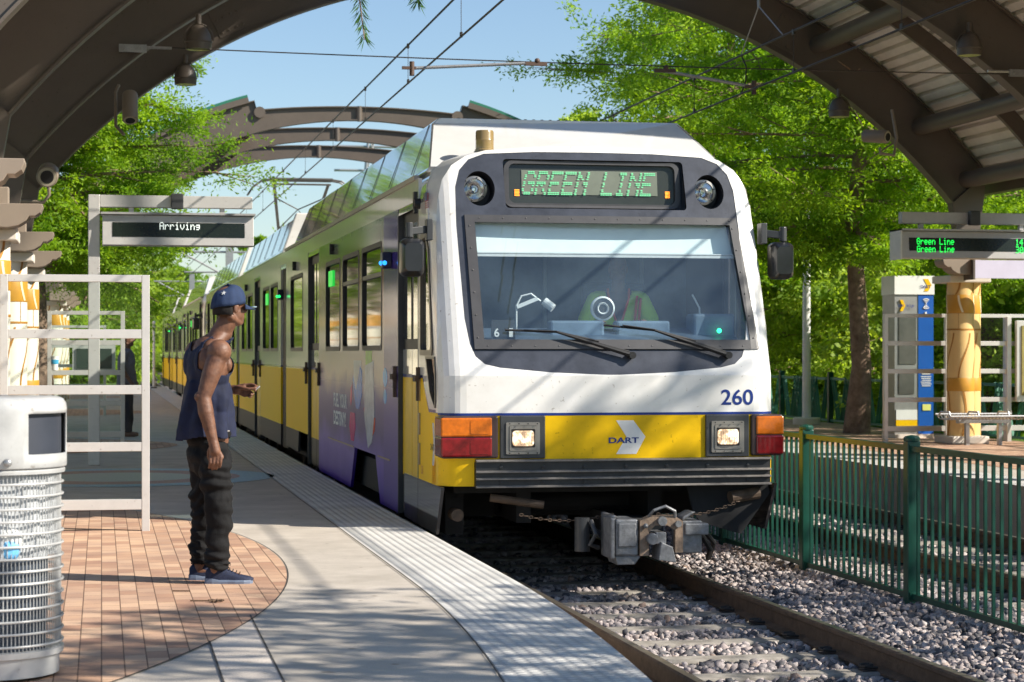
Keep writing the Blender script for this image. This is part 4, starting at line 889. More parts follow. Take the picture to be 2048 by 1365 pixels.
    # wipers
    for px, pz, tx, tz, bx0, bz0, bx1, bz1 in ((4.13, 1.36, 3.53, 1.545, 3.12, 1.56, 3.87, 1.47), (4.93, 1.36, 4.33, 1.56, 3.92, 1.60, 4.67, 1.475)):
        g = lambda x, z, o_: Vector(FS(o_)(x, z, 0))
        b = MB(); b.tube([g(px, pz, .05), g(tx, tz, .06)], [.022, .010], 8); b.tube([g(px-.02, pz+.03, .05), g(tx+.02, tz-.005, .06)], .006, 6); b.tube([g(px, pz, -.02), g(px, pz, .07)], .028, 12)
        w_ = b.build('wiper', BLK, t); b = MB(); b.tube([g(bx0, bz0, .035), g(tx, tz, .042), g(bx1, bz1, .035)], .010, 6); b.tube([g(bx0+.15, bz0, .055), g(tx, tz+.005, .06), g(bx1-.15, bz1+.02, .055)], .006, 6); b.build('blade', BLK, w_)
    # coupler
    CST = mat('cast coupler steel', (.21, .215, .225), .55, metal=.4, var=.35, scale=18, bump=.3); CRU = mat('rusty coupler plate', (.24, .17, .12), .65, var=.4, scale=22, bump=.3)
    cp = thing if False else None
    b = MB(); y = 15.35
    b.box(3.84, 4.02, y, y+.35, -.17, .11); b.box(3.82, 3.86, y+.05, y+.4, -.2, .14); o = b.build('coupler', CST, t, bev=.015)
    b = MB(); b.box(3.80, 3.83, y-.02, y+.25, -.19, .12); b.box(3.86, 4.0, y-.015, y+.01, -.1, .08); b.prism([(3.84, -.17), (4.05, -.17), (4.0, -.24), (3.86, -.24)], 'y', y+.02, y+.3); b.build('left_box', CST, o, bev=.008)
    b = MB(); b.box(4.37, 4.53, y+.02, y+.32, -.16, .09); b.box(4.39, 4.58, y, y+.2, -.02, .07); b.prism([(4.37, .09), (4.48, .16), (4.44, .16), (4.37, .12)], 'y', y, y+.2); b.build('right_box', CST, o, bev=.01)
    sheet([[(4.03, -.17), (4.03, .10), (4.10, .135), (4.30, .135), (4.37, .09), (4.37, -.15), (4.31, -.15), (4.31, .02), (4.25, .06), (4.15, .06), (4.10, .01), (4.10, -.17)]], lambda u, v, q: (u, y-.01+q, v), 'face_plate', CRU, o, .05)
    b = MB(); b.cyl((4.20, y-.05, .095), (4.20, y+.05, .095), .035); b.cyl((4.33, y-.03, .07), (4.33, y+.03, .07), .025); b.sph((4.07, y-.03, .06), .02, n=6); b.tube([(4.1, y, .13), (4.13, y-.05, .18), (4.22, y-.05, .21), (4.3, y-.03, .17), (4.31, y, .12)], .012, 8); b.build('pins', CST, o)
    b = MB(); b.cyl((4.12, y-.06, -.04), (4.12, y+.3, -.04), .045); b.prism([(4.16, -.20), (4.30, -.22), (4.27, -.10), (4.18, -.06)], 'y', y-.08, y+.15); b.box(4.15, 4.23, y-.04, y+.2, -.08, .01); b.build('hook', CST, o, bev=.006)
    b = MB(); b.box(4.08, 4.3, y+.3, y+2.2, -.1, .06); b.cyl((3.66, y+.35, -.16), (3.66, y+.35, .1), .06); b.tube([(3.72, y+.3, .08), (3.74, y+.22, -.02), (3.7, y+.25, -.1), (3.78, y+.3, -.13)], .018, 8); b.build('drawbar', DKG, o)
    b = MB()
    for (a, c_) in (((3.20, .12), (3.92, -.0+.12)), ((4.3, .11), (4.95, .20))):
        for k in range(20):
            f_ = k/19; x = a[0]+(c_[0]-a[0])*f_; z = a[1]+(c_[1]-a[1])*f_-.05*4*f_*(1-f_)
            b.tube([(x+.016*math.cos(q), y+.45+(.010*math.sin(q) if k % 2 else 0), z+(0 if k % 2 else .010*math.sin(q))) for q in [2*PI*i/8 for i in range(9)]], .004, 5)
    b.build('chain', RUST, o)
    b = MB(); b.tube([(4.5, y+.1, .0), (4.6, y+.25, -.05), (4.68, y+.3, -.16), (4.72, y+.5, -.25)], .02, 8); b.tube([(4.45, y+.15, .05), (4.62, y+.3, .0), (4.74, y+.4, -.12), (4.76, y+.6, -.25)], .02, 8); b.build('hose', BLK, o)
    # underframe, skirts, bogies
    UF = mat('underframe black', (.012, .012, .013), .8, var=.3)
    b = MB(); b.box(2.72, 5.22, 17.5, 53.2, -.02, .30); b.box(2.75, 5.2, 16.3, 17.5, .26, .34); b.box(3.3, 3.42, 16.5, 17.5, .0, .26); b.box(4.4, 4.52, 16.5, 17.5, .0, .26); b.box(2.75, 2.9, 16.7, 17.4, -.1, .26); b.cyl((3.3, 17.2, .12), (4.6, 17.2, .12), .09, 16); b.build('underframe', UF, t)
    for p_, q_, r_ in (((3.0, 16.05, .24), (3.42, 16.0, .18), .032), ((4.95, 16.0, .22), (5.2, 16.05, .25), .05), ((2.75, 16.1, .1), (2.75, 16.3, .1), .05)): b = MB(); b.cyl(p_, q_, r_, 12); b.build('air_cylinder', RUST, t)
    SK = mat('grey skirt', (.085, .083, .085), .12, var=.15, coat=1)
    for xx, sg in ((XL+.012, -1), (XR-.012, 1)):
        b = MB(); b.prism([(15.98, .33), (18.0, .33), (18.0, -.05), (16.25, -.06)], 'x', xx-.012, xx+.012); b.build('skirt', SK, t)
    b = MB(); b.prism([(5.28, .33), (5.30, .25), (5.06, -.08), (4.98, -.06), (4.72, .02), (4.66, .1), (4.6, .33)], 'y', 16.05, 16.08); b.build('corner_skirt', UF, t)
    WHL = mat('wheel steel', (.06, .05, .045), .6, metal=.3, var=.3)
    for yb in (21.0, 28.9, 31.4, 38.3, 41.2, 48.6):
        b = MB(); b.box(2.95, 3.05, yb-1.1, yb+1.1, -.15, .1); b.box(4.75, 4.85, yb-1.1, yb+1.1, -.15, .1); b.box(3.0, 4.8, yb-.3, yb+.3, -.1, .2); bo = b.build('bogie', UF, t)
        for dy in (-.95, .95):
            for x in (3.16, 4.64): b = MB(); b.lathe((x, yb+dy, -.06), [(.001, -.06), (.31, -.06), (.33, -.03), (.33, .03), (.36, .04), (.36, .06), (.001, .06)], 32, 'x'); b.build('wheel', WHL, bo, smooth=True)
    # --- sides
    def side(poly, holes, nm, m, x=XL, th=.03, out=0):
        return sheet([poly]+holes, lambda u, v, q: (x-out+q, u, v) if x < XC else (x+out-q, u, v), nm, m, t, th)
    SW = MT.get('livery') or livery(); WR = MT.get('ad wrap') or wrap()
    Zb = -.05
    WZ0, WZ1 = 1.43, 2.41
    def win(y0, y1, z0=WZ0, z1=WZ1): return rrect(y0, y1, z0, z1, .07, 4)
    def glass_of(y0, y1, x, split=None, z0=WZ0, z1=WZ1):
        i = .02 if x < XC else -.02; s_ = -1 if x < XC else 1
        fr = sheet([win(y0-.03, y1+.03, z0-.03, z1+.03), win(y0+.02, y1-.02, z0+.02, z1-.02)], lambda u, v, q: (x+s_*.004-s_*q, u, v), 'window', BLK, t, .03)
        b = MB(); b.box(min(x+i, x+i*1.5), max(x+i, x+i*1.5), y0, y1, z0, z1); b.build('pane', DGLASS, fr)
        if split: b = MB(); b.box(*(sorted((x+s_*.001, x+i))), y0, y1, split-.02, split+.02); b.build('bar', DKG, fr)
    def door(y0, y1, x, cab=False):
        i = 1 if x < XC else -1; fx = lambda a, b_: sorted((x+i*a, x+i*b_)); D = None
        D = MB().box(*fx(.05, .08), y0, y1, Zb, 2.62).build('door', BLK, t)
        ym = (y0+y1)/2
        for a, c in ((y0+.02, ym-.012), (ym+.012, y1-.02)):
            MB().box(*fx(.040, .05), a, c, 1.19, 1.41).build('upper_panel', WHS, D); MB().box(*fx(.040, .05), a, c, 1.165, 1.19).build('blue_stripe', BLU, D)
            MB().box(*fx(.040, .05), a, c, .30, 1.165).build('lower_panel', YEL, D); MB().box(*fx(.040, .05), a, c, Zb+.02, .30).build('kick_plate', BLK, D)
            MB().box(*fx(.042, .05), a+.06, c-.06, 1.5, 2.5).build('pane', DGLASS, D)
        MB().box(*fx(0, .08), y0-.03, y0, Zb, 2.66).build('jamb', DKG, D); MB().box(*fx(0, .08), y1, y1+.03, Zb, 2.66).build('jamb', DKG, D)
        for yy in (y0-.12, y1+.12):
            b = MB(); b.box(*fx(-.03, 0), yy-.025, yy+.025, .98, 1.26); b.box(*fx(-.05, -.02), yy-.07, yy+.07, 1.14, 1.19); b.build('door_handle', RUST, D)
    for x in (XL, XR):
        s_ = -1 if x < XC else 1
        # cab side with two windows
        wa = [(16.42, 1.43), (16.45, 1.38), (17.0, 1.38), (17.02, 1.43), (17.02, 2.3), (17.0, 2.33), (16.75, 2.35), (16.60, 2.2)]
        wb = [(16.28, 1.34), (16.24, 1.20), (16.23, 1.0), (16.26, .95), (16.42, 1.02), (16.5, 1.06), (16.72, 1.34)]
        cab = [(Yf(.33)+.24, .33), (Yf(1.2)+.24, 1.2), (Yf(2.62)+.24, 2.62), (17.17, 2.62), (17.17, .33)]
        side(cab, [wa, wb], 'cab_side', SW, x)
        for w_, nm in ((wa, 'cab_window'), (wb, 'lower_cab_window')):
            cx_, cz_ = sum(p[0] for p in w_)/len(w_), sum(p[1] for p in w_)/len(w_); gr = [(cx_+(p[0]-cx_)*1.10, cz_+(p[1]-cz_)*1.05) for p in w_]; sm = [(cx_+(p[0]-cx_)*.88, cz_+(p[1]-cz_)*.95) for p in w_]
            fr = side(gr, [sm], nm, mat('bronze window frame', (.09, .075, .06), .35, metal=.3), x, .03, .012)
            sheet([w_], lambda u, v, q: (x-s_*(.012+q), u, v), 'pane', glass('cab side glass', (.55, .62, .62), .22), fr, .006)
        # top strip above doors
        MB().box(*sorted((x, x-s_*.03)), 17.17, 53.0, 2.66, ZT).build('cornice_panel', SW, t)
        MB().box(*sorted((x+s_*.02, x-s_*.03)), 17.3, 29.9, 2.835, 2.875).build('gutter', BROWN2 if False else mat('gutter', (.40, .36, .30), .4), t, bev=.004)
        doors = [(17.22, 18.38), (25.28, 26.62), (34.8, 36.1), (42.9, 44.2), (51.2, 52.4)]
        for a, c in doors: door(a, c, x)
        # wrapped section with bogie cut-out
        w3 = [(19.5, 20.98), (21.28, 22.70), (23.0, 24.45)]
        P_ = [(18.41, Zb), (18.41, 2.66), (25.25, 2.66), (25.25, Zb), (22.0, Zb), (21.62, .39), (19.95, .39), (19.6, Zb)]
        side(P_, [win(a, c) for a, c in w3], 'wrapped_side' if first else 'side_panel', WR if first else SW, x)
        for i, (a, c) in enumerate(w3): glass_of(a, c, x, 2.13 if i < 2 else None)
        side([(26.65, .33), (26.65, 2.66), (29.85, 2.66), (29.85, .05), (28.0, .05), (27.9, .33)], [win(27.35, 29.1)], 'side_panel', SW, x); glass_of(27.35, 29.1, x)
        for a, c, wl_ in ((30.75, 34.77, [(31.3, 32.6), (32.9, 34.2)]), (36.13, 40.1, [(36.6, 37.8), (38.1, 39.4)]), (41.0, 42.87, [(41.4, 42.4)]), (44.23, 51.17, [(44.8, 46.2), (46.5, 48.0), (48.3, 49.7)]), (52.43, 53.2, [])):
            side([(a, .02), (a, 2.66), (c, 2.66), (c, .02)], [win(*q) for q in wl_], 'side_panel', SW, x)
            for q in wl_: glass_of(*q, x)
        for a, c in ((29.85, 30.75), (40.1, 41.0)):
            b = MB()
            for k in range(9): yy = a+(c-a)*k/9; b.box(*sorted((x-s_*.03, x-s_*.25)), yy, yy+(c-a)/9*.6, 0, 2.8)
            b.box(*sorted((x-s_*.12, x-s_*.3)), a, c, 0, 2.8); b.build('gangway_bellows', BLK, t)
        for yy in (23.6, 28.3, 37.9, 45): 
            b = MB(); b.sph((x+s_*.02, yy, 2.57), .04, (.6, 1, 1), 6); b.box(*sorted((x, x+s_*.05)), yy-.02, yy+.02, 2.5, 2.62); b.build('side_camera', BLK, t)
    # side signal lamps
    for yy, cc, nm in ((18.85, (.02, .25, .9), 'blue'), (30.3, (.02, .8, .15), 'green'), (41.5, (.02, .8, .15), 'green')):
        b = MB(); b.prism([(yy-.07, 2.15), (yy+.07, 2.15), (yy+.09, 2.22), (yy+.07, 2.30), (yy-.07, 2.30), (yy-.09, 2.22)], 'x', XL-.09, XL); o = b.build('side_signal', mat('signal case', (.02, .02, .05), .3), t, bev=.01)
        b = MB(); b.sph((XL-.07, yy-.08, 2.2), .022, n=6); b.sph((XL-.09, yy, 2.2), .022, n=6); b.build('signal_light', mat('signal '+nm, cc, .3, var=0, emit=cc, estr=1.5), o)
    # interior green signs behind the windows
    for yy in (24.3, 33.8):
        b = MB(); b.box(XL+.006, XL+.016, yy-.5, yy-.05, 2.15, 2.33); b.build('window_sign', mat('green window sign', (.01, .3, .04), .4, var=.6, scale=18, emit=(.02, .8, .08), estr=.45), t)
    # --- roof shell
    b = MB(); sec = [(-1.37, 2.60), (-1.36, 2.755), (-1.31, 2.86), (-1.21, 2.95), (-1.05, 3.005), (-.8, 3.035), (0, 3.05)]; sec = sec+[(-a, z) for a, z in sec[::-1][1:]]
    ys_ = [16.5, 17.0, 17.5, 29.9]; n = len(sec); vs = []
    for i, yy in enumerate(ys_):
        for a, z in sec: vs.append((XC+a*.999, Yf(z)+.26 if i == 0 else max(yy, 17.0), z))
    b.add(vs, [(i*n+k, i*n+k+1, (i+1)*n+k+1, (i+1)*n+k) for i in range(3) for k in range(n-1)]); b.build('roof', WHS, t, smooth=True)
    b = MB()
    for a, c in ((29.9, 30.7), (30.7, 40.1), (40.1, 53.1)):
        b.add([(XC+q, yy, z) for yy in (a, c) for q, z in sec], [(k, k+1, n+k+1, n+k) for k in range(n-1)])
    b.build('rear_roof', WHS, t, smooth=True)
    def fairing(y0, y1, f0=0, f1=0, white=True):
        pr = [(-1.33, 2.88), (-1.30, 2.92), (-1.14, 3.38), (-1.08, 3.43), (1.08, 3.43), (1.14, 3.38), (1.30, 2.92), (1.33, 2.88)]
        n = len(pr); vs = [(XC+a, (y0+(.0 if z < 3 else f0)), z) for a, z in pr]+[(XC+a, y1-(0 if z < 3 else f1), z) for a, z in pr]
        b = MB(); b.add(vs, [tuple(range(n)), tuple(range(n, 2*n))[::-1]]+[(i, (i+1) % n, n+(i+1) % n, n+i) for i in range(n)])
        fo = b.build('roof_fairing', mat('fairing paint', (.66, .66, .64), .10, var=.03, coat=1), t, bev=.02)
        b = MB(); k = y0+1.0
        while k < y1-.5:
            for sg in (-1, 1): b.bar((XC+sg*1.302, k, 2.94), (XC+sg*1.142, k, 3.385), .006, .005, (0, 1, 0))
            k += 1.45
        b.build('panel_seams', DKG, fo)
    fairing(17.05, 29.3, .85, .5); fairing(31.0, 39.9, .1, .1); fairing(41.2, 52.6, .3, .6)
    for yy in (31.0, 41.2): MB().prism([(XC-1.34, 2.86), (XC-1.13, 3.46), (XC+1.13, 3.46), (XC+1.34, 2.86)], 'y', yy-.12, yy+.03).build('fairing_end', WHT, t, bev=.02)
    b = MB()
    for k in range(24): b.box(XC-.9+k*.075, XC-.88+k*.075, 17.98, 18.02, 3.43, 3.445)
    b.build('roof_louvres', DKG, t)
    b = MB(); q = (3.13, 17.05, 3.0); 
    b.lathe((3.14, 17.05, 2.99), [(.085, .07), (.085, .085), (.077, .09), (.077, .16), (.079, .165), (.077, .17), (.076, .23), (.07, .245), (.001, .25)], 28); b.build('beacon', mat('amber beacon', (.26, .18, .07), .25, var=.15, coat=.6), t, smooth=True)
    b = MB(); b.lathe((3.14, 17.05, 2.99), [(.09, 0), (.092, .07), (.06, .08)], 24); b.build('beacon_base', DKG, t, smooth=True)
    # pantograph
    PG = mat('pantograph metal', (.13, .12, .105), .45, metal=.5, var=.1); y = 41.6; y = 39.2
    def tb(*p, r=.022): b.tube(p, r, 7)
    b = MB(); Yp = 41.9; zt = 4.88
    for dy in (0, .32): tb((XC-.62, Yp+dy, zt), (XC+.62, Yp+dy, zt), r=.03)
    for sg in (-1, 1):
        for dy in (0, .32): tb((XC+sg*.6, Yp+dy, zt), (XC+sg*.8, Yp+dy, zt-.03), (XC+sg*.98, Yp+dy, zt-.16), (XC+sg*1.08, Yp+dy, zt-.32), r=.018)
    tb((XC-.6, Yp+.16, zt-.09), (XC+.6, Yp+.16, zt-.09), r=.02)
    b.build('pantograph_head', PG, t)
    b = MB(); zj = 3.62
    for sg in (-1, 1): tb((XC+sg*.55, Yp+.16, zt-.09), (XC+sg*.28, Yp+1.9, zj), r=.032); tb((XC+sg*.28, Yp+1.9, zj), (XC+sg*.35, Yp+.3, 3.48), r=.04)
    tb((XC-.5, Yp+.5, zt-.34), (XC, Yp+.9, zt-.55), (XC+.5, Yp+.5, zt-.34), r=.014); tb((XC-.36, Yp+1.4, zt-.93), (XC, Yp+.9, zt-.55), (XC+.36, Yp+1.4, zt-.93), r=.014)
    tb((XC-.35, Yp+1.9, zj), (XC+.35, Yp+1.9, zj), r=.03); b.box(XC-.7, XC+.7, Yp+.1, Yp+.2, 3.44, 3.5); b.box(XC-.7, XC+.7, Yp+1.7, Yp+1.8, 3.44, 3.5); b.build('pantograph_arms', PG, t)
    # mirrors
    for x, sg in ((XL, -1), (XR, 1)):
        yy = 16.45; b = MB(); b.box(*sorted((x, x+sg*.05)), yy-.06, yy+.06, 2.28, 2.45); b.bar((x+sg*.02, yy, 2.37), (x+sg*.20, yy-.05, 2.35), .05, .06); b.cyl((x+sg*.19, yy-.05, 2.30), (x+sg*.19, yy-.05, 2.42), .03, 14); b.cyl((x+sg*.19, yy-.05, 2.22), (x+sg*.19, yy-.05, 2.32), .015, 8)
        mo = b.build('mirror', DKG, t, bev=.006)
        b = MB(); cx_ = x+sg*.17
        vs = []
        for i, (f_, yo) in enumerate(((.72, -.11), (.95, -.06), (1, 0), (.98, .07))):
            vs += [(cx_+(a-0)*f_, yy-.05+yo, 2.14+(c)*f_) for a, c in rrect(-.095, .095, -.155, .155, .05, 4)]
        n = 20; n = len(rrect(0, 1, 0, 1, .1, 4)); b.add(vs, [tuple(range(n)), tuple(range(3*n, 4*n))[::-1]]+[(i*n+k, i*n+(k+1) % n, (i+1)*n+(k+1) % n, (i+1)*n+k) for i in range(3) for k in range(n)])
        b.build('mirror_shell', mat('mirror shell', (.012, .013, .016), .3, var=.15, coat=.2), mo, smooth=True)
    b = MB(); b.cyl((XL-.05, 17.1, 2.62), (XL+.02, 17.1, 2.62), .045, 14); b.box(XL-.05, XL-.02, 17.08, 17.16, 2.54, 2.72); b.build('side_camera', BLK, t)
    # cab side marks: hinges, flag, small emblem, yellow stays paint
    b = MB(); 
    for z in (.98, .70, .45): b.box(XL-.012, XL, 17.06, 17.12, z, z+.18)
    b.build('hinges', mat('hinge', (.33, .25, .14), .4, metal=.4), t)
    FR = mat('flag red', (.4, .03, .04), .5, var=0); b = MB(); b.k = 0
    for i in range(7): b.box(XL-.002, XL, 16.62, 16.80, 2.56+i*.018, 2.567+i*.018)
    fl = b.build('flag_decal', FR, t); MB().box(XL-.003, XL, 16.70, 16.80, 2.62, 2.69).build('canton', BLU, fl)
    b = MB(); b.prism([(16.42, .82), (16.34, .82), (16.28, .67), (16.34, .48), (16.42, .48), (16.36, .67)], 'x', XL-.003, XL+.01); b.build('side_emblem', WHT, t)
    b = MB(); text_mb(b, 'DART', (XL-.005, 16.50, .60), (0, -1, 0), (0, 0, 1), .05, .2, .012); b.build('side_lettering', BLK, t)
    b = MB(); text_mb(b, '260', (XL-.004, 17.0, .38), (0, -1, 0), (0, 0, 1), .07, .1, .01); b.build('side_number', mat('orange decal', (.6, .2, .02), .5, var=0), t)
    if first:
        b = MB(); text_mb(b, 'FUEL YOUR', (XL-.004, 23.6, .77), (0, -1, 0), (0, 0, 1), .16, 1.3, .03); text_mb(b, 'DESTINY!', (XL-.004, 23.6, .57), (0, -1, 0), (0, 0, 1), .16, 1.2, .03); b.build('slogan', mat('slogan white', (.9, .9, .88), .6, var=0, spec=.1), t)
        ART = [('can_silver', (.55, .56, .60), [(20.1, 1.3), (20.75, 1.25), (20.8, .75), (20.5, .43), (20.2, .50), (20.0, .8)]), ('can_red', (.75, .06, .02), [(19.95, .75), (20.05, .75), (20.3, .62), (20.72, .85), (20.85, .82), (20.55, .58), (20.3, .52), (20.0, .62)]),
               ('can_blue', (.02, .2, .65), [(21.0, 1.2), (21.15, 1.25), (21.5, .98), (21.72, 1.15), (21.8, 1.1), (21.5, .80), (21.25, .80), (21.0, .95)]), ('can_white', (.6, .6, .62), [(21.05, 1.3), (21.7, 1.3), (21.7, 1.12), (21.45, .96), (21.1, 1.1)]),
               ('can_green', (.20, .50, .05), [(20.2, 1.42), (20.7, 1.42), (20.7, 1.2), (20.25, 1.22)]), ('bottle_pink', (.7, .02, .18), [(21.6, .75), (22.0, .75), (22.1, .6), (21.95, .45), (21.7, .45), (21.55, .6)]),
               ('bottle_pink', (.7, .02, .18), [(21.85, 1.05), (22.0, 1.0), (22.05, .88), (21.95, .82), (21.85, .9)]), ('bubble', (.08, .4, .8), [(19.25+.15*math.cos(q), 1.15+.09*math.sin(q)) for q in [k*PI/6 for k in range(12)]]), ('bubble', (.08, .4, .8), [(19.25+.11*math.cos(q), .97+.07*math.sin(q)) for q in [k*PI/6 for k in range(12)]])]
        for nm, c_, P_ in ART: b = MB(); b.prism(P_, 'x', XL-.0035+.0002*ART.index((nm, c_, P_)), XL+.01); b.build('wrap_picture', mat('wrap '+nm, c_, .2, var=.25, scale=9, spec=.15), t)
        b = MB(); b.box(XL-.006, XL, 21.7, 24.2, .385, .40); b.box(XL-.006, XL, 18.9, 19.75, .385, .40); b.build('flap_hinge', mat('hinge', 0), t) if False else b.build('flap_hinge', MT['hinge'], t)
    # --- cab interior
    INT = mat('cab interior', (.13, .19, .26), .7, var=.2); IND = mat('cab dark', (.02, .025, .03), .7)
    b = MB(); b.box(2.7, 5.24, 18.3, 18.34, .4, 2.9); b.build('cab_rear_wall', INT, t)
    b = MB(); b.box(2.7, 5.24, 16.4, 18.3, .7, .74); b.box(2.75, 5.2, 17.2, 18.3, 2.72, 2.76); b.build('cab_floor_and_ceiling', IND, t)
    b = MB(); b.prism([(16.12, 1.46), (16.55, 1.58), (16.9, 1.55), (16.9, .8), (16.12, .8)], 'x', 2.85, 5.1); b.build('dashboard', mat('dash', (.07, .10, .14), .5, var=.2), t, bev=.02)
    b = MB(); b.box(3.55, 4.0, 16.35, 16.5, 1.5, 1.64); b.box(4.1, 4.55, 16.35, 16.5, 1.5, 1.64); b.box(4.75, 5.1, 16.35, 16.6, 1.5, 1.7); b.build('dash_panels', INT, t, bev=.02)
    b = MB(); b.box(3.22, 3.24, 18.26, 18.29, 1.4, 2.6); b.box(3.9, 3.93, 18.26, 18.29, .9, 2.7); b.box(4.8, 4.83, 18.26, 18.29, .9, 2.7); b.box(2.9, 3.2, 18.25, 18.29, 1.2, 2.4); b.build('wall_trim', mat('cab light trim', (.45, .55, .62), .6), t)
    b = MB(); bl = mat('sun blind', (.82, .88, .84), .7, var=.04); f = FS(-.10)
    b.add([f(2.96, 2.45, 0), f(5.07, 2.45, 0), f(5.10, 2.19, 0), f(2.96, 2.19, 0)], [(0, 1, 2, 3)]); b.build('sun_blind', bl, t)
    b = MB(); b.box(2.96, 5.1, f(4, 2.18, 0)[1]-.015, f(4, 2.18, 0)[1]+.005, 2.155, 2.175); b.box(2.96, 5.1, f(4, 2.18, 0)[1]-.015, f(4, 2.18, 0)[1]+.005, 2.18, 2.19); b.build('blind_rail', WHP, t)
    b = MB(); b.lathe((4.0, 16.42, 1.74), [(.10, .02), (.10, -.01), (.085, -.02)], 32, 'y'); b.lathe((4.0, 16.42, 1.74), [(.05, -.01), (.045, -.025), (.035, -.01)], 24, 'y'); sb = b.build('horn_ring', WHP, t, smooth=True)
    b = MB(); b.lathe((4.0, 16.42, 1.74), [(.085, -.012), (.05, -.006), (.03, -.008), (.001, -.012)], 24, 'y'); b.build('horn_face', IND, sb, smooth=True)
    b = MB(); b.tube([(3.3, 16.5, 1.55), (3.3, 16.5, 1.76), (3.34, 16.5, 1.84), (3.42, 16.5, 1.86), (3.5, 16.5, 1.8)], .008, 6); b.bar((3.3, 16.48, 1.75), (3.47, 16.48, 1.82), .02, .03); b.cyl((3.53, 16.5, 1.80), (3.60, 16.47, 1.74), .035, 12); b.build('desk_lamp', WHP, t)
    b = MB(); b.tube([(4.85, 16.5, 1.6), (4.84, 16.5, 1.75), (4.78, 16.5, 1.86)], .008, 6); b.build('microphone_arm', WHP, t)
    b = MB(); b.box(3.03, 3.22, 16.15, 16.17, 1.48, 1.64); nb = b.build('run_number_plate', IND, t)
    b = MB(); text_mb(b, '6', (3.05, 16.14, 1.505), (1, 0, 0), (0, 0, 1), .07, .04, .02); text_mb(b, '1', (3.17, 16.14, 1.505), (1, 0, 0), (0, 0, 1), .07, .03, .02); b.build('run_number', WHP, nb)
    b = MB(); b.sph((4.95, 16.3, 1.56), .02, n=6); b.build('green_lamp', mat('green lamp', (.01, .6, .2), .5, var=0, emit=(.02, 1, .3), estr=3), t)
    return t
def lit_lamp():
    if 'lit headlamp' in MT: return MT['lit headlamp']
    m, n, l, p = nodes_of('lit headlamp'); tc = n.new('ShaderNodeTexCoord'); nz = n.new('ShaderNodeTexNoise'); nz.inputs['Scale'].default_value = 26; nz.inputs['Detail'].default_value = 4; l.new(tc.outputs['Object'], nz.inputs['Vector'])
    c = ramp(n, l, nz.outputs['Fac'], [(.38, (.30, .16, .06)), (.48, (.85, .55, .28)), (.58, (1, .93, .78))]); l.new(c, p.inputs['Emission Color']); p.inputs['Emission Strength'].default_value = .85; p.inputs['Roughness'].default_value = .1; p.inputs['Base Color'].default_value = (.3, .28, .25, 1); return m
def livery():
    m, n, l, p = nodes_of('livery'); g = n.new('ShaderNodeNewGeometry'); s = n.new('ShaderNodeSeparateXYZ'); l.new(g.outputs['Position'], s.inputs[0]); z = s.outputs[2]
    # yellow to the blue line at z 1.17, stepping down to .9 at the cab front
    f = math_n(n, l, 'MULTIPLY', math_n(n, l, 'SUBTRACT', 16.95, s.outputs[1]), .8); f = math_n(n, l, 'MINIMUM', math_n(n, l, 'MAXIMUM', f, 0), .27)
    zz = math_n(n, l, 'ADD', z, f)
    r = ramp(n, l, math_n(n, l, 'DIVIDE', zz, 3), [(0, (.045, .045, .045)), (.108, (.92, .55, .003)), (.387, (.006, .03, .20)), (.3955, (.76, .72, .65))], 'CONSTANT'); l.new(r, p.inputs['Base Color'])
    l.new(math_n(n, l, 'ADD', .10, math_n(n, l, 'MULTIPLY', math_n(n, l, 'LESS_THAN', zz, 1.165), .45)), p.inputs['Roughness'])
    l.new(math_n(n, l, 'SUBTRACT', .5, math_n(n, l, 'MULTIPLY', math_n(n, l, 'LESS_THAN', zz, 1.165), .42)), p.inputs['Specular IOR Level'])
    p.inputs['IOR'].default_value = 1.9
    tc = n.new('ShaderNodeTexCoord'); nz = n.new('ShaderNodeTexNoise'); nz.inputs['Scale'].default_value = 1; nz.inputs['Detail'].default_value = 3; mp = n.new('ShaderNodeMapping'); mp.inputs['Scale'].default_value = (1, 9, .8); l.new(tc.outputs['Object'], mp.inputs[0]); l.new(mp.outputs[0], nz.inputs['Vector'])
    b = n.new('ShaderNodeBump'); b.inputs['Strength'].default_value = .12; b.inputs['Distance'].default_value = .01; l.new(nz.outputs['Fac'], b.inputs['Height']); l.new(b.outputs[0], p.inputs['Normal']); return m
def wrap():
    m, n, l, p = nodes_of('ad wrap'); g = n.new('ShaderNodeNewGeometry'); s = n.new('ShaderNodeSeparateXYZ'); l.new(g.outputs['Position'], s.inputs[0])
    nz = n.new('ShaderNodeTexNoise'); nz.inputs['Scale'].default_value = 1.6; nz.inputs['Detail'].default_value = 3; l.new(g.outputs['Position'], nz.inputs['Vector'])
    # picture: purple sky at the bottom, pale reflection painted into the middle, dark purple stripe at the front end
    a = math_n(n, l, 'ADD', s.outputs[2], math_n(n, l, 'MULTIPLY', math_n(n, l, 'SUBTRACT', nz.outputs['Fac'], .5), .5))
    r = ramp(n, l, math_n(n, l, 'DIVIDE', a, 3), [(0, (.05, .012, .30)), (.12, (.15, .09, .42)), (.2, (.035, .016, .18)), (.31, (.06, .03, .22)), (.39, (.62, .46, .38)), (.55, (.52, .44, .42)), (.72, (.42, .20, .20)), (.86, (.24, .32, .22)), (.95, (.45, .42, .36))])
    y = math_n(n, l, 'LESS_THAN', s.outputs[1], 19.35); mx = n.new('ShaderNodeMixRGB'); l.new(y, mx.inputs[0]); l.new(r, mx.inputs[1]); mx.inputs[2].default_value = (.07, .04, .26, 1)
    l.new(mx.outputs[0], p.inputs['Base Color']); l.new(math_n(n, l, 'ADD', .12, math_n(n, l, 'MINIMUM', math_n(n, l, 'MAXIMUM', math_n(n, l, 'MULTIPLY', math_n(n, l, 'SUBTRACT', 1.5, s.outputs[2]), .35), 0), .25)), p.inputs['Roughness']); p.inputs['Specular IOR Level'].default_value = .3; return m
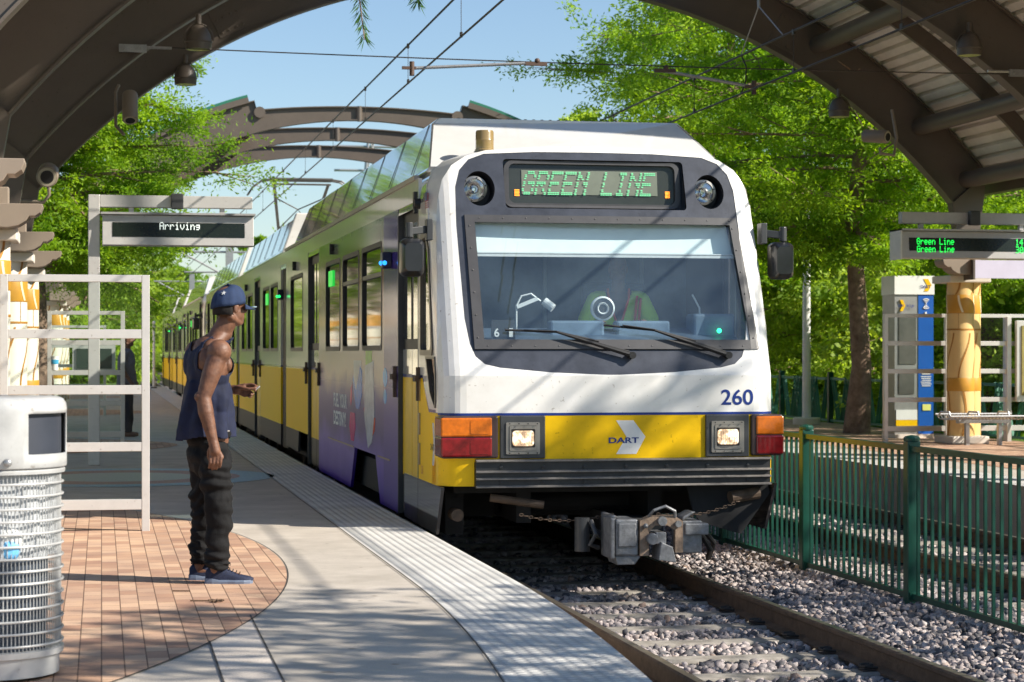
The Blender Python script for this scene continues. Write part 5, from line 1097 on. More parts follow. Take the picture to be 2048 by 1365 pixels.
T1 = tram(0, 'front light rail car numbered 260, white over yellow, with its purple advertising side', True)
# the car behind: same car without the advert
def car2():
    r = T1.copy(); COL.objects.link(r); r.location = T1.location+Vector((0, 38.4, 0)); r['label'] = 'second light rail car coupled behind the front one, mostly hidden by it'
    for ch in list(T1.children):
        nm = ch.name.split('.')[0]
        if nm in ('slogan', 'wrap_picture', 'flap_hinge', 'pantograph_head', 'pantograph_arms'): continue
        c = ch.copy(); COL.objects.link(c); c.parent = r
        if nm == 'wrapped_side': c.name = 'side_panel'; c.data = c.data.copy(); c.data.materials[0] = MT['livery']
        for g in ch.children: d = g.copy(); COL.objects.link(d); d.parent = c
car2()
# ---------------- people ----------------
def voxel(mb, name, m, parent, vox, smooth=4, keep=None, disp=None, solid=0):
    me = bpy.data.meshes.new('v'); me.from_pydata(mb.v, [], mb.f)
    bm = bmesh.new(); bm.from_mesh(me); bmesh.ops.recalc_face_normals(bm, faces=bm.faces); bm.to_mesh(me); bm.free()
    o = bpy.data.objects.new('v', me); COL.objects.link(o)
    r = o.modifiers.new('r', 'REMESH'); r.mode = 'VOXEL'; r.voxel_size = vox
    s = o.modifiers.new('s', 'SMOOTH'); s.iterations = smooth; s.factor = .5
    me2 = bpy.data.meshes.new_from_object(o.evaluated_get(bpy.context.evaluated_depsgraph_get())); bpy.data.objects.remove(o); me2.name = name
    bm = bmesh.new(); bm.from_mesh(me2)
    if disp:
        bm.normal_update()
        for v in bm.verts: v.co += v.normal*disp(v.co)
    if keep:
        k = [f for f in bm.faces if not keep(f.calc_center_median())]; bmesh.ops.delete(bm, geom=k, context='FACES')
    bm.to_mesh(me2); bm.free()
    o = link_mesh(me2, name, m, parent, None, True)
    if solid: q = o.modifiers.new('solid', 'SOLIDIFY'); q.thickness = solid; q.offset = 0
    return o
from mathutils import noise as NZ
cY, sY = math.cos(YAW), math.sin(YAW)
def frame(px, py, pz=0):
    P0 = Vector((px, py, pz)); return lambda u, w_, z: P0+Vector((u*cY+w_*sY, -u*sY+w_*cY, z))
def localise(P0x, P0y):
    def f(co): dx, dy = co.x-P0x, co.y-P0y; return dx*cY-dy*sY, dx*sY+dy*cY, co.z
    return f
def head(b, W, c, h, sc=1, neck=None):
    """c head centre (u,w,z), h facing (u,w)"""
    cu, cw, cz = c; hu, hw = h; su, sw = hw, -hu
    q = lambda f, s_, z: W(cu+hu*f+su*s_, cw+hw*f+sw*s_, cz+z)
    ang = Matrix.Rotation(math.atan2((W(hu, hw, 0)-W(0, 0, 0)).y, (W(hu, hw, 0)-W(0, 0, 0)).x), 3, 'Z')
    b.sph(q(-.012, 0, .035), .094*sc, (1.02, .80, .96), 12, ang); b.sph(q(.022, 0, -.03), .078*sc, (.86, .78, 1.12), 12, ang)
    b.sph(q(.052, 0, -.088), .036*sc, (1, 1.05, .75), 10, ang)       # chin
    for s_ in (-1, 1):
        b.cap2(q(-.03, s_*.052, -.06), q(.045, s_*.026, -.095), .022, .018, 8)     # jaw line
        b.sph(q(-.012, s_*.078, -.012), .030, (.55, .28, 1), 8, ang); b.sph(q(-.004, s_*.080, .002), .016, (.8, .5, 1), 6, ang)  # ear
        b.sph(q(.062, s_*.032, -.028), .026, (.7, .9, .8), 8, ang)   # cheek
        b.sph(q(.074, s_*.030, .012), .011, (.8, 1.2, .7), 6, ang)
        b.cap2(q(.079, s_*.012, .030), q(.070, s_*.045, .030), .009, .008, 6)      # brow
    b.cap2(q(.084, 0, .018), q(.106, 0, -.022), .009, .013, 8)
    for s_ in (-1, 1): b.sph(q(.094, s_*.012, -.026), .010, n=6)
    b.cap2(q(.080, -.018, -.055), q(.080, .018, -.055), .0095, .0095, 6); b.cap2(q(.078, -.015, -.068), q(.078, .015, -.068), .010, .010, 6)
def finger(b, pts, r0=.0095, r1=.0075):
    n = len(pts)-1
    for i in range(n): b.cap2(pts[i], pts[i+1], r0+(r1-r0)*i/n, r0+(r1-r0)*(i+1)/n, 6)
PX, PY = .70, 12.58
W = frame(PX, PY)
man = thing('person', 'man in navy cap, navy tank top and black jeans standing on the bricks', 'person', (PX, PY, 0))
b = MB()
F = (.85, .53); N = (.53, -.85)          # torso facing, near side
tq = lambda f, a, z, c=(-.072, 0): W(c[0]+F[0]*f+N[0]*a, c[1]+F[1]*f+N[1]*a, z)
rotT = Matrix.Rotation(math.atan2((tq(1, 0, 0)-tq(0, 0, 0)).y, (tq(1, 0, 0)-tq(0, 0, 0)).x), 3, 'Z')
b.sph(tq(0, 0, 1.29), .2, (.56, .80, .98), 14, rotT); b.sph(tq(.0, 0, 1.08), .18, (.62, .80, 1), 12, rotT); b.sph(tq(-.0, 0, .88), .16, (.74, .98, .9), 12, rotT)
b.cap2(tq(0, -.15, 1.395), tq(0, .15, 1.395), .055, .055); b.cap2(tq(-.01, 0, 1.36), W(.045, 0, 1.57), .068, .058); b.cap2(tq(-.03, .10, 1.41), W(.03, 0, 1.50), .045, .045); b.cap2(tq(-.03, -.10, 1.41), W(.03, 0, 1.50), .045, .045)
for s_ in (-1, 1): b.sph(tq(.075, s_*.075, 1.31), .07, (.55, 1, .8), 10, rotT); b.sph(tq(-.07, s_*.09, 1.33), .075, (.55, .9, 1.1), 10, rotT)
head(b, W, (.062, .0, 1.655), (.76, .65))
# near arm
sh, el, wr = W(.018, -.165, 1.385), W(-.066, -.225, 1.115), W(-.008, -.235, .855)
b.sph(sh, .072, (1, 1, 1.05), 12); b.cap2(sh, W(-.026, -.200, 1.25), .060, .056); b.cap2(W(-.026, -.200, 1.25), el, .056, .042); b.sph(W(-.09, -.228, 1.12), .032, n=8)
b.cap2(el, W(-.052, -.232, 1.03), .043, .047); b.cap2(W(-.052, -.232, 1.03), wr, .046, .029); b.sph(W(-.035, -.232, .96), .04, (1, .8, 1.2), 8)
b.cap2(wr, W(.004, -.235, .80), .030, .033)
for k in range(4): b.cap2(W(-.006, -.238, .835), W(-.020+k*.021, -.240+abs(k-1.5)*.003, .765), .020, .0135, 8)
for k, (du, L_) in enumerate(((-.022, .070), (-.001, .080), (.020, .078), (.040, .066))):
    p = Vector((du, -.243, .765)); a = W(*p); m1 = W(du-.002, -.247, .765-L_*.45); m2 = W(du-.008, -.230, .765-L_*.82); m3 = W(du-.014, -.213, .765-L_*.92)
    finger(b, [a, m1, m2, m3], .0100, .0080)
finger(b, [W(-.015, -.225, .835), W(-.036, -.213, .80), W(-.040, -.205, .768), W(-.034, -.200, .745)], .0135, .0095)
# far arm: elbow behind the back, hand in front
sh2, el2, wr2 = W(-.165, .15, 1.385), W(-.195, .215, 1.15), W(.055, .13, 1.155)
b.sph(sh2, .070, n=12); b.cap2(sh2, el2, .058, .041); b.cap2(el2, W(-.10, .19, 1.15), .043, .045); b.cap2(W(-.10, .19, 1.15), wr2, .045, .028)
b.cap2(wr2, W(.09, .11, 1.155), .029, .030)
for k in range(4): b.cap2(W(.07, .12, 1.16), W(.135, .085+k*.006, 1.183-k*.020), .021, .0135, 8)
tip = W(.222, .055, 1.168)
finger(b, [W(.135, .085, 1.183), W(.178, .078, 1.190), W(.205, .065, 1.182), tip], .0100, .0075)
finger(b, [W(.137, .090, 1.163), W(.180, .085, 1.166), W(.203, .065, 1.158), W(.205, .050, 1.150)], .0100, .0078)
finger(b, [W(.138, .096, 1.143), W(.176, .088, 1.140), W(.190, .066, 1.130), W(.180, .050, 1.128)], .0098, .0078)
finger(b, [W(.136, .100, 1.124), W(.166, .092, 1.118), W(.176, .070, 1.112), W(.168, .056, 1.112)], .0090, .0075)
finger(b, [W(.085, .095, 1.172), W(.125, .066, 1.168), W(.165, .052, 1.160), W(.205, .050, 1.166)], .0135, .0090)
# legs of the body under the trousers
for (hu, hw), (ku, kw), (au, aw) in (((-.045, -.085), (-.002, -.095), (-.018, -.095)), ((-.085, .085), (-.120, .10), (-.140, .10))):
    b.cap2(W(hu, hw, .84), W(ku, kw, .46), .068, .045); b.cap2(W(ku, kw, .46), W(au, aw, .08), .045, .032); b.cap2(W(au, aw, .06), W(au+.14, aw+.01, .04), .03, .025)
SKM = mat('tattooed dark skin', (.095, .039, .022), .56, var=0, col2=(.19, .085, .046), scale=22, bump=.25, bscale=55)
voxel(b, 'body', SKM, man, .0048, 3)
# tank top
TANK = mat('navy jersey', (.005, .009, .034), .85, var=.3, scale=14, bump=.15, bscale=120)
loc = localise(PX, PY)
def tframe(co): u, w_, z = loc(co); du, dw = u+.072, w_; return du*F[0]+dw*F[1], du*N[0]+dw*N[1], z
def keep_tank(co):
    f, a, z = tframe(co); A = .30 if z < 1.17 else max(.118, .30-(z-1.17)*1.9) if f > -.02 else max(.105, .30-(z-1.19)*2.0)
    hem = .868+.012*math.sin(a*16+f*9)
    if z < hem or abs(a) > A: return False
    nk = (1.39 if f < 0 else 1.31)+(abs(a)/.085)**2*.065
    u, w_, _ = loc(co); un = -.07+(z-1.36)*.55
    return not (abs(a) < .085 and z > nk) and not (z > 1.445 and abs(a) < .095) and not (z > 1.385 and math.hypot(u-un, w_) < .09)
b = MB()
b.sph(tq(0, 0, 1.29), .212, (.585, .80, .98), 14, rotT); b.sph(tq(0, 0, 1.10), .20, (.66, .82, 1.1), 12, rotT); b.tube([tq(-.0, 0, 1.2), tq(-.012, 0, 1.0), tq(-.018, 0, .90), tq(-.02, 0, .80)], [.13, .158, .168, .172], 28)
b.cap2(tq(0, -.13, 1.400), tq(0, .13, 1.400), .064, .064); b.cap2(tq(-.03, .08, 1.41), W(.03, 0, 1.48), .056, .056); b.cap2(tq(-.03, -.08, 1.41), W(.03, 0, 1.48), .056, .056)
for s_ in (-1, 1): b.sph(tq(.078, s_*.075, 1.30), .075, (.6, 1, .9), 10, rotT); b.sph(tq(-.075, s_*.085, 1.32), .080, (.55, .9, 1.15), 10, rotT)
def tank_fold(co):
    f, a, z = tframe(co); th = math.atan2(a, f); g = max(0, min(1, (1.32-z)/.3))
    return g*(.012*math.sin(th*7+z*5+2*NZ.noise(co*4))+.010*NZ.noise(Vector((th*3, z*6, 1)))) + .004*NZ.noise(co*22)
voxel(b, 'tank_top', TANK, man, .0065, 4, keep_tank, tank_fold, .004)
# jeans
JEAN = mat('black denim', (.0035, .0035, .004), .85, var=0, spec=.25, col2=(.010, .0095, .010), scale=9, bump=.25, bscale=180)
b = MB(); b.sph(tq(0, 0, .86), .155, (.84, .98, .62), 14, rotT); b.sph(tq(.005, 0, .76), .15, (.88, 1.06, .9), 14, rotT)
for (hu, hw), (ku, kw), (au, aw) in (((-.035, -.080), (.006, -.095), (-.004, -.095)), ((-.085, .080), (-.112, .10), (-.128, .10))):
    b.tube([W(hu, hw, .84), W((hu+ku)/2, (hw+kw)/2, .66), W(ku, kw, .47), W(ku, kw, .38), W(au, aw, .24), W(au, aw, .095)], [.085, .094, .080, .076, .070, .068], 26)
    b.sph(W(au, aw, .165), .078, (1, 1, .3), 10); b.sph(W(au+.004, aw, .125), .080, (1, 1, .26), 10); b.sph(W(au-.003, aw, .21), .074, (1, 1, .3), 10)
def jean_fold(co):
    u, w_, z = loc(co); th = math.atan2(w_, u+.06)
    k = .0065*math.sin(z*70+40*u*math.sin(z*9)+9*NZ.noise(co*4))*max(.25, min(1, 1.1-abs(z-.58)*2.2 if z > .3 else (.34-z)*6))
    return k+.018*NZ.noise(Vector((u*7, w_*7, z*14)))+.004*NZ.noise(co*30)
voxel(b, 'jeans', JEAN, man, .006, 3, lambda co: loc(co)[2] < .905, jean_fold, .003)
b = MB(); b.tube([tq(.128*math.cos(q), .150*math.sin(q), .893) for q in [2*PI*i/40 for i in range(41)]], .010, 6, flat=1.9); b.build('waistband', JEAN, man, smooth=True)
b = MB(); b.tube([tq(.124*math.cos(q), .146*math.sin(q), .905) for q in [2*PI*i/40 for i in range(41)]], .008, 6, flat=1.5); b.build('underwear_band', mat('grey elastic', (.3, .27, .24), .8), man, smooth=True)
# shoes
SH = mat('navy knit shoe', (.008, .014, .042), .75, var=.3, scale=60, bump=.3, bscale=150); SOLE = mat('pale blue sole', (.13, .165, .235), .6, var=.1)
for hu, hw, an in ((-.078, -.095, .05), (-.205, .10, .10)):
    d = Vector((math.cos(an), math.sin(an))); q = lambda f, a, z: W(hu+d.x*f-d.y*a, hw+d.y*f+d.x*a, z)
    L_ = [0, .012, .045, .095, .14, .185, .235, .27, .285]; wd = [.018, .030, .038, .040, .042, .047, .046, .032, .010]; ht = [.075, .098, .112, .112, .085, .064, .052, .045, .036]
    b = MB(); b.grid(lambda f, a: q(L_[f]+.004, wd[f]*.92*math.cos(a), .022+(ht[f]-.022)*max(0, math.sin(a))**.7), list(range(9)), [PI*i/14 for i in range(15)]); o = b.build('shoe', SH, man, smooth=True); m_ = o.modifiers.new('s', 'SUBSURF'); m_.levels = m_.render_levels = 1
    b = MB(); n = 9; P_ = [(L_[i], wd[i]) for i in range(n)]; ring = [(f, a) for f, a in P_]+[(f, -a) for f, a in P_[::-1]]; k = len(ring)
    b.add([q(f, a*1.02, .003) for f, a in ring]+[q(f, a*1.05, .016) for f, a in ring]+[q(f, a*.97, .026+(.010 if f < .06 else 0)) for f, a in ring], [tuple(range(k))[::-1], tuple(range(2*k, 3*k))]+[(i+j*k, (i+1) % k+j*k, k+(i+1) % k+j*k, k+i+j*k) for i in range(k) for j in range(2)]); b.build('sole', SOLE, o)
    b = MB()
    for i in range(5): f = .125+i*.02; z = .104-i*.008; b.tube([q(f, -.022, z-.012), q(f+.004, 0, z), q(f, .022, z-.012)], .0028, 5)
    b.tube([q(.125, 0, .105), q(.11, -.02, .125), q(.135, -.03, .118), q(.13, -.01, .107)], .0025, 5); b.tube([q(.125, 0, .105), q(.145, .02, .125), q(.15, .03, .11), q(.13, .01, .107)], .0025, 5); b.build('laces', BLK, o)
# cap
CAP = mat('navy cap cloth', (.010, .026, .075), .85, var=.2, scale=20, bump=.2, bscale=120)
hc = (.062, 0.0, 1.655); H = (.76, .65); Hs = (.65, -.76)
hq = lambda f, s_, z: W(hc[0]+H[0]*f+Hs[0]*s_, hc[1]+H[1]*f+Hs[1]*s_, hc[2]+z)
b = MB(); nn = 48
def capr(a, t):   # t 0 rim .. 1 top
    e = math.cos(t*PI/2)**.62; zz = .018-.030*(math.cos(a) < 0)*abs(math.cos(a))+.118*math.sin(t*PI/2)**.9
    k = .004*math.cos(a*6)**8*(1-t*.5)
    return hq(-.016+(.112-k)*math.cos(a)*e, (.091-k)*math.sin(a)*e, zz+.006*math.sin(a*3)*(1-t))
b.grid(lambda a, t: capr(a, t), [2*PI*i/nn for i in range(nn+1)], [i/12*.985 for i in range(13)]); o = b.build('cap', CAP, man, smooth=True); q = o.modifiers.new('s', 'SOLIDIFY'); q.thickness = .004
b = MB(); b.grid(lambda s_, t: hq(.082+t*.088*math.sqrt(max(0, 1-(s_/.086)**2))-.03*abs(s_/.086)**2, s_, .020-.030*t-.16*(abs(s_)**1.6)), [-.086+.172*i/20 for i in range(21)], [i/8 for i in range(9)]); br = b.build('brim', CAP, o, smooth=True); q = br.modifiers.new('s', 'SOLIDIFY'); q.thickness = .005
b = MB(); b.sph(hq(-.016, 0, .137), .008, (1, 1, .6), 6); b.build('button', CAP, o)
b = MB(); c0 = capr(-2.55+PI, .42); c0 = capr(2.35, .45); nrm = (c0-hq(-.016, 0, .02)).normalized(); r_ = nrm.cross(Vector((0, 0, 1))).normalized(); u_ = r_.cross(nrm)
for k in range(5): a = k*2*PI/5+.3; b.tube([c0+nrm*.004, c0+nrm*.005+(r_*math.cos(a)+u_*math.sin(a))*.015], [.003, .0015], 5)
b.build('star', WHP, o)
b = MB(); c0 = hq(.135, .045, .000); b.tube([c0+Vector((0, 0, .0)), c0+Vector((0, 0, .0035))], .020, 20); o2 = b.build('brim_sticker', mat('sticker blue', (.45, .6, .7), .3, var=0), br); b = MB(); b.tube([c0+Vector((0, 0, .0034)), c0+Vector((0, 0, .0045))], .012, 16); b.build('sticker_centre', mat('sticker mid', (.04, .2, .5), .3, var=0), br)
b = MB(); hs = [(-.095, -.005)]; b.lathe((0, 0, 0), [(.001, 0)], 3) if False else None
b = MB(); b.grid(lambda a, t: hq(-.016+.100*math.cos(a), .079*math.sin(a), -.048+.09*t), [PI*.56+PI*.88*i/16 for i in range(17)], [0, .5, 1]); q = b.build('short_hair', mat('short black hair', (.012, .009, .008), .9, bump=.5, bscale=300), man, smooth=True); q.modifiers.new('s', 'SOLIDIFY').thickness = .004
c = thing('cigarette', 'white cigarette held between the standing man\'s fingers', 'cigarette', tuple(W(.215, .05, 1.165))); b = MB(); b.tube([W(.204, .052, 1.153), W(.232, .046, 1.178)], .0038, 8); b.build('paper', WHP, c)
# ---- driver
DX, DY = 4.30, 17.1; W = frame(DX, DY); dr = thing('person', 'train driver in a lime safety vest seated behind the windscreen', 'person', (DX, DY, .74))
b = MB(); b.sph(W(0, 0, 1.62), .2, (1, .6, 1.25), 12); b.cap2(W(-.17, 0, 1.83), W(.17, 0, 1.83), .07, .07); b.cap2(W(0, 0, 1.85), W(0, -.03, 2.0), .06, .055); head(b, W, (0, -.02, 2.09), (.1, -.99))
for s_ in (-1, 1):
    b.cap2(W(s_*.2, 0, 1.82), W(s_*.30, -.12, 1.58), .06, .045); b.cap2(W(s_*.30, -.12, 1.58), W(s_*.2, -.42, 1.62), .045, .032); b.cap2(W(s_*.2, -.42, 1.62), W(s_*.18, -.5, 1.63), .03, .028)
    for k in range(4): finger(b, [W(s_*(.16+k*.018), -.5, 1.63), W(s_*(.155+k*.018), -.55, 1.625), W(s_*(.15+k*.018), -.565, 1.60)])
    finger(b, [W(s_*.15, -.47, 1.64), W(s_*.13, -.5, 1.63), W(s_*.125, -.53, 1.62)])
    b.cap2(W(s_*.09, 0, 1.35), W(s_*.12, -.45, 1.3), .085, .06); b.cap2(W(s_*.12, -.45, 1.3), W(s_*.12, -.5, .8), .055, .04)
b.sph(W(0, 0, 1.4), .18, (1, .8, .8), 10); voxel(b, 'body', mat('driver dark skin', (.16, .08, .05), .5, var=.1), dr, .010, 3)
ld = localise(DX, DY); b = MB(); b.sph(W(0, 0, 1.62), .215, (1, .66, 1.3), 12); b.cap2(W(-.17, 0, 1.82), W(.17, 0, 1.82), .085, .085)
for s_ in (-1, 1): b.cap2(W(s_*.19, 0, 1.82), W(s_*.27, -.08, 1.66), .078, .07)
def kv(co): u, w_, z = ld(co); return not (w_ < .05 and abs(u+.0) < .015+max(0, (z-1.62))*.36 and z > 1.5) and not (z > 1.88 and abs(u) < .09) and z > 1.36
voxel(b, 'safety_vest', mat('lime vest', (.62, .92, .08), .7, var=.1), dr, .010, 3, kv, None, .004)
b = MB()
for s_ in (-1, 1):
    b.tube([W(s_*.02, -.155, 1.63), W(s_*.085, -.135, 1.84), W(s_*.09, -.06, 1.92)], .010, 6); b.tube([W(s_*.13, -.145, 1.6), W(s_*.155, -.11, 1.86)], .012, 6); b.tube([W(s_*.165, -.135, 1.6), W(s_*.185, -.095, 1.84)], .012, 6)
b.build('orange_trim', mat('orange trim', (.85, .12, .05), .6, emit=None), dr)
b = MB(); b.box(DX-.28, DX+.28, DY+.12, DY+.26, 1.2, 1.98); b.box(DX-.28, DX+.28, DY-.35, DY+.2, 1.1, 1.24); s_ = thing('driver_seat', 'dark seat behind the driver in the train cab', 'seat', (DX, DY, .74)); b.build('cushion', mat('seat cloth', (.02, .03, .05), .9), s_, bev=.04)
b = MB(); b.cyl((DX, DY, .74), (DX, DY, 1.12), .06); b.build('pedestal', BLK, s_)
# ---- far man behind the screens
MX, MY = .40, 34.6; W = frame(MX, MY); fm = thing('person', 'distant person in grey shirt and dark trousers standing behind the glass screens', 'person', (MX, MY, 0))
b = MB(); b.sph(W(0, 0, 1.22), .18, (.7, .95, 1.3), 12); b.cap2(W(0, -.15, 1.38), W(0, .15, 1.38), .06, .06); b.cap2(W(0, 0, 1.38), W(.02, 0, 1.5), .06, .055); head(b, W, (.03, 0, 1.60), (1, .1))
for s_ in (-1, 1):
    b.cap2(W(0, s_*.19, 1.37), W(-.02, s_*.23, 1.1), .052, .042); b.cap2(W(-.02, s_*.23, 1.1), W(.10, s_*.2, .92), .04, .028)
    b.cap2(W(.10, s_*.2, .92), W(.14, s_*.2, .87), .03, .03)
    for k in range(4): finger(b, [W(.13, s_*.2-.03+k*.02, .87), W(.155, s_*.2-.03+k*.02, .835), W(.15, s_*.2-.03+k*.02, .81)])
    finger(b, [W(.12, s_*.15, .89), W(.15, s_*.14, .87), W(.165, s_*.145, .85)]); b.cap2(W(0, s_*.09, .85), W(.02, s_*.1, .45), .075, .05); b.cap2(W(.02, s_*.1, .45), W(0, s_*.1, .07), .05, .035); b.cap2(W(0, s_*.1, .05), W(.15, s_*.1, .04), .045, .035)
voxel(b, 'body', SKM, fm, .009, 3)
b = MB(); b.sph(W(0, 0, 1.2), .2, (.75, .98, 1.35), 12); b.cap2(W(0, -.15, 1.38), W(0, .15, 1.38), .075, .075); b.tube([W(0, 0, 1.1), W(0, 0, .85)], [.16, .165], 20)
for s_ in (-1, 1): b.cap2(W(0, s_*.19, 1.37), W(-.02, s_*.225, 1.17), .068, .062)
voxel(b, 'shirt', mat('grey shirt', (.13, .13, .16), .85, var=.25, scale=8), fm, .011, 3, None, lambda co: .012*NZ.noise(co*9))
b = MB(); b.sph(W(0, 0, .86), .16, (.85, 1.05, .7), 12)
for s_ in (-1, 1): b.tube([W(0, s_*.085, .85), W(.015, s_*.1, .45), W(0, s_*.1, .08)], [.095, .085, .075], 20)
voxel(b, 'trousers', mat('dark trousers', (.02, .022, .035), .85), fm, .011, 3, None, lambda co: .012*NZ.noise(co*9))
# ---------------- trees ----------------
BARK = mat('cypress bark', (.13, .08, .055), .95, var=0, col2=(.36, .25, .18), scale=5, bump=1, bscale=26)
LF1 = leafmat('cypress leaves', (.07, .19, .016), (.34, .52, .03), .5); LF2 = leafmat('dark leaves', (.11, .23, .02), (.28, .45, .035), .5); LF3 = leafmat('far leaves', (.14, .25, .04), (.33, .46, .07), .5, .5)
LF4 = leafmat('sunlit leaves', (.16, .28, .035), (.46, .60, .09), .5, .9)  # leaf colour raised to stand in for sunlight on the belt trees
def leaf_mesh(name, C, D, Ln, Wd, m, parent):
    """C centres, D unit directions, one folded diamond leaf spray each"""
    n = len(C); r = rng.normal(size=(n, 3)); s = np.cross(D, r); s /= np.linalg.norm(s, axis=1, keepdims=True)+1e-9
    Ln = Ln[:, None]; Wd = Wd[:, None]
    v = np.stack([C, C+D*Ln*.45+s*Wd, C+D*Ln, C+D*Ln*.45-s*Wd], 1).reshape(-1, 3).astype(np.float32)
    v -= np.array(wl(parent), np.float32)
    me = bpy.data.meshes.new(name); me.vertices.add(4*n); me.vertices.foreach_set('co', v.ravel()); me.loops.add(4*n); me.polygons.add(n)
    me.loops.foreach_set('vertex_index', np.arange(4*n, dtype=np.int32)); me.polygons.foreach_set('loop_start', np.arange(n, dtype=np.int32)*4); me.polygons.foreach_set('loop_total', np.full(n, 4, np.int32)); me.update()
    o = bpy.data.objects.new(name, me); COL.objects.link(o); me.materials.append(m); o.parent = parent; WL[o.name] = wl(parent); return o
def tree(label, x, y, h, r, z0, nl, ls, m=LF1, tr=.2, group=None, cat='tree', shape=1.0, seed=1, zb0=-.05, skew=(0, 0), limbs=46, droop=.15, clump=.34, ymin=-99, pe=.6):
    g = np.random.default_rng(seed); rd = random.Random(seed)
    t = thing('cypress_tree' if m is LF1 else 'tree', label, cat, (x, y, zb0), group)
    b = MB(); n = 9; top = h*.93; pts = [(x+skew[0]*(i/n)**1.5+.06*math.sin(i*1.7), y+skew[1]*(i/n)**1.5+.06*math.cos(i*2.1), zb0+(top-zb0)*i/n) for i in range(n+1)]
    rr = [tr*(1.35 if i == 0 else 1)*(1-.85*i/n)+.02 for i in range(n+1)]; b.tube(pts, rr, 14); b.build('trunk', BARK, t, smooth=True)
    b = MB(); CC = []; DD = []
    def on(z): f = max(0, min(.999, (z-zb0)/(top-zb0)))*n; i = int(f); return Vector(pts[i]).lerp(Vector(pts[i+1]), f-i)
    for k in range(limbs):
        f = (k+.5)/limbs; z = z0+(top-z0)*f; a = k*2.4+rd.uniform(-.4, .4)
        prof = (math.sin(PI*min(1, (f*.86+.14)))**pe)*shape+(1-shape)*(1-f)
        L = r*max(.18, prof)*rd.uniform(.72, 1.12); base = on(z-.25*L*.3); up = rd.uniform(.0, .30)-droop*.2
        P_ = [base]; d = Vector((math.cos(a), math.sin(a), up)); 
        for q in range(5): d = (d+Vector((rd.uniform(-.22, .22), rd.uniform(-.22, .22), rd.uniform(-.10, .08)-droop*.3))).normalized(); P_.append(P_[-1]+d*L/5)
        b.tube(P_, [max(.008, tr*.26*(1-.8*f)*(1-q/6)) for q in range(6)], 5)
        for q in range(1, 6):
            for s_ in range(4):
                s0 = P_[q-1].lerp(P_[q], rd.random()); dd = (d+Vector((rd.uniform(-1, 1), rd.uniform(-1, 1), rd.uniform(-.5, .45)))).normalized()
                LL = L*rd.uniform(.12, .30); e = s0+dd*LL
                if s_ < 2: b.tube([s0, e], [.010+.012*(1-f), .004], 4)
                CC.append((s0.lerp(e, .35), dd, LL*.6)); CC.append((e, dd, LL*.55))
    b.build('branches', BARK, t, smooth=True)
    K = len(CC); idx = g.integers(0, K, nl); C0 = np.array([c[0][:] for c in CC])[idx]; D0 = np.array([c[1][:] for c in CC])[idx]; S0 = np.array([max(.16, c[2]) for c in CC])[idx]
    # several fronds per clump: flat sprays
    fr = g.integers(0, 7, nl); fs = np.random.default_rng(seed+5).normal(size=(K, 7, 3)); fd = fs[idx, fr]*np.array([1, 1, .35]); fd = fd+D0*1.0; fd /= np.linalg.norm(fd, axis=1, keepdims=True)
    tt = g.random(nl)**.8; C1 = C0+fd*(tt*S0*clump*3.2)[:, None]+g.normal(size=(nl, 3))*np.array([1, 1, .8])*(S0*.10+.02)[:, None]
    C1[:, 2] -= droop*tt**2*S0*.8
    k_ = C1[:, 1] > ymin; C1 = C1[k_]; fd = fd[k_]; nl = len(C1)
    D1 = fd+g.normal(size=(nl, 3))*.55; D1[:, 2] -= droop; D1 /= np.linalg.norm(D1, axis=1, keepdims=True)
    leaf_mesh('crown', C1, D1, ls*g.uniform(.6, 1.35, nl), ls*.17*g.uniform(.7, 1.3, nl)*(1 if m is LF1 else 1.7), m, t); return t
tree('large bright green cypress whose thick brown trunk stands left of the ticket pylon', 12.66, 33.6, 11.5, 4.6, 3.3, 240000, .095, LF1, .165, seed=3, limbs=64, droop=.1, clump=.25, ymin=30.7)
tree('bright green cypress on the left platform behind the near columns', -1.15, 39, 8.9, 3.1, 3.1, 270000, .085, LF1, .24, seed=5, limbs=84, droop=.12, clump=.30, pe=.35)
tree('tall green cypress rising against the sky right of the white train roof', 14.6, 47, 12, 4.3, 3, 150000, .125, LF1, .2, seed=12, clump=.24, limbs=56)
tree('green cypress above the right rib in the background', 21, 60, 15, 5.5, 3.5, 60000, .18, LF1, .22, seed=14)
k = 0
for x, y, h, r, s in ((17.0, 38, 5.0, 3.0, 21), (19.5, 35, 6, 3.3, 22), (17.6, 46, 5.5, 3.4, 23), (22.5, 41, 5, 3.5, 24), (20, 52, 8, 4.6, 25), (17, 56, 8, 4.4, 26), (25, 47, 9, 5, 27), (15.8, 66, 10, 5, 28), (17.5, 31.5, 4.5, 2.6, 29), (17.5, 76, 11, 5, 31)):
    tree('leafy green tree in the belt behind the louvred fence', x, y, h, r, 0.6, 45000, .13, LF4, .13, 'trees behind the right platform', seed=s, limbs=34, clump=.42, ymin=30.7); k += 1
for x, y, h, r, s in ((-.8, 100, 8.5, 4.6, 44), (-5.5, 160, 10, 5.5, 45), (3.5, 150, 9, 5.5, 46), (-3, 135, 11, 6.5, 47), (6.5, 205, 11.5, 7.5, 48), (13.2, 100, 9.5, 5, 49), (14.5, 130, 9, 6, 50), (11.5, 150, 10.5, 5, 51), (-1, 205, 12.5, 8, 52)):
    tree('mid green tree in the row beyond the left platform end', x, y, h, r, .5, 22000, .26, LF2 if s % 3 == 0 else LF3, .16, 'trees beyond the platforms', seed=s, limbs=34, clump=.45)
for x, y, h, r, s in ((-22, 70, 11, 6, 62), (-23, 95, 12, 6, 63), (-22, 120, 11, 6, 64), (-11, 26, 6, 3.5, 65)):
    tree('green tree left of the platform, seen only as a reflection in the train side', x, y, h, r, .8, 16000, .26, LF1, .2, 'trees left of the platform', seed=s, limbs=30, clump=.45)
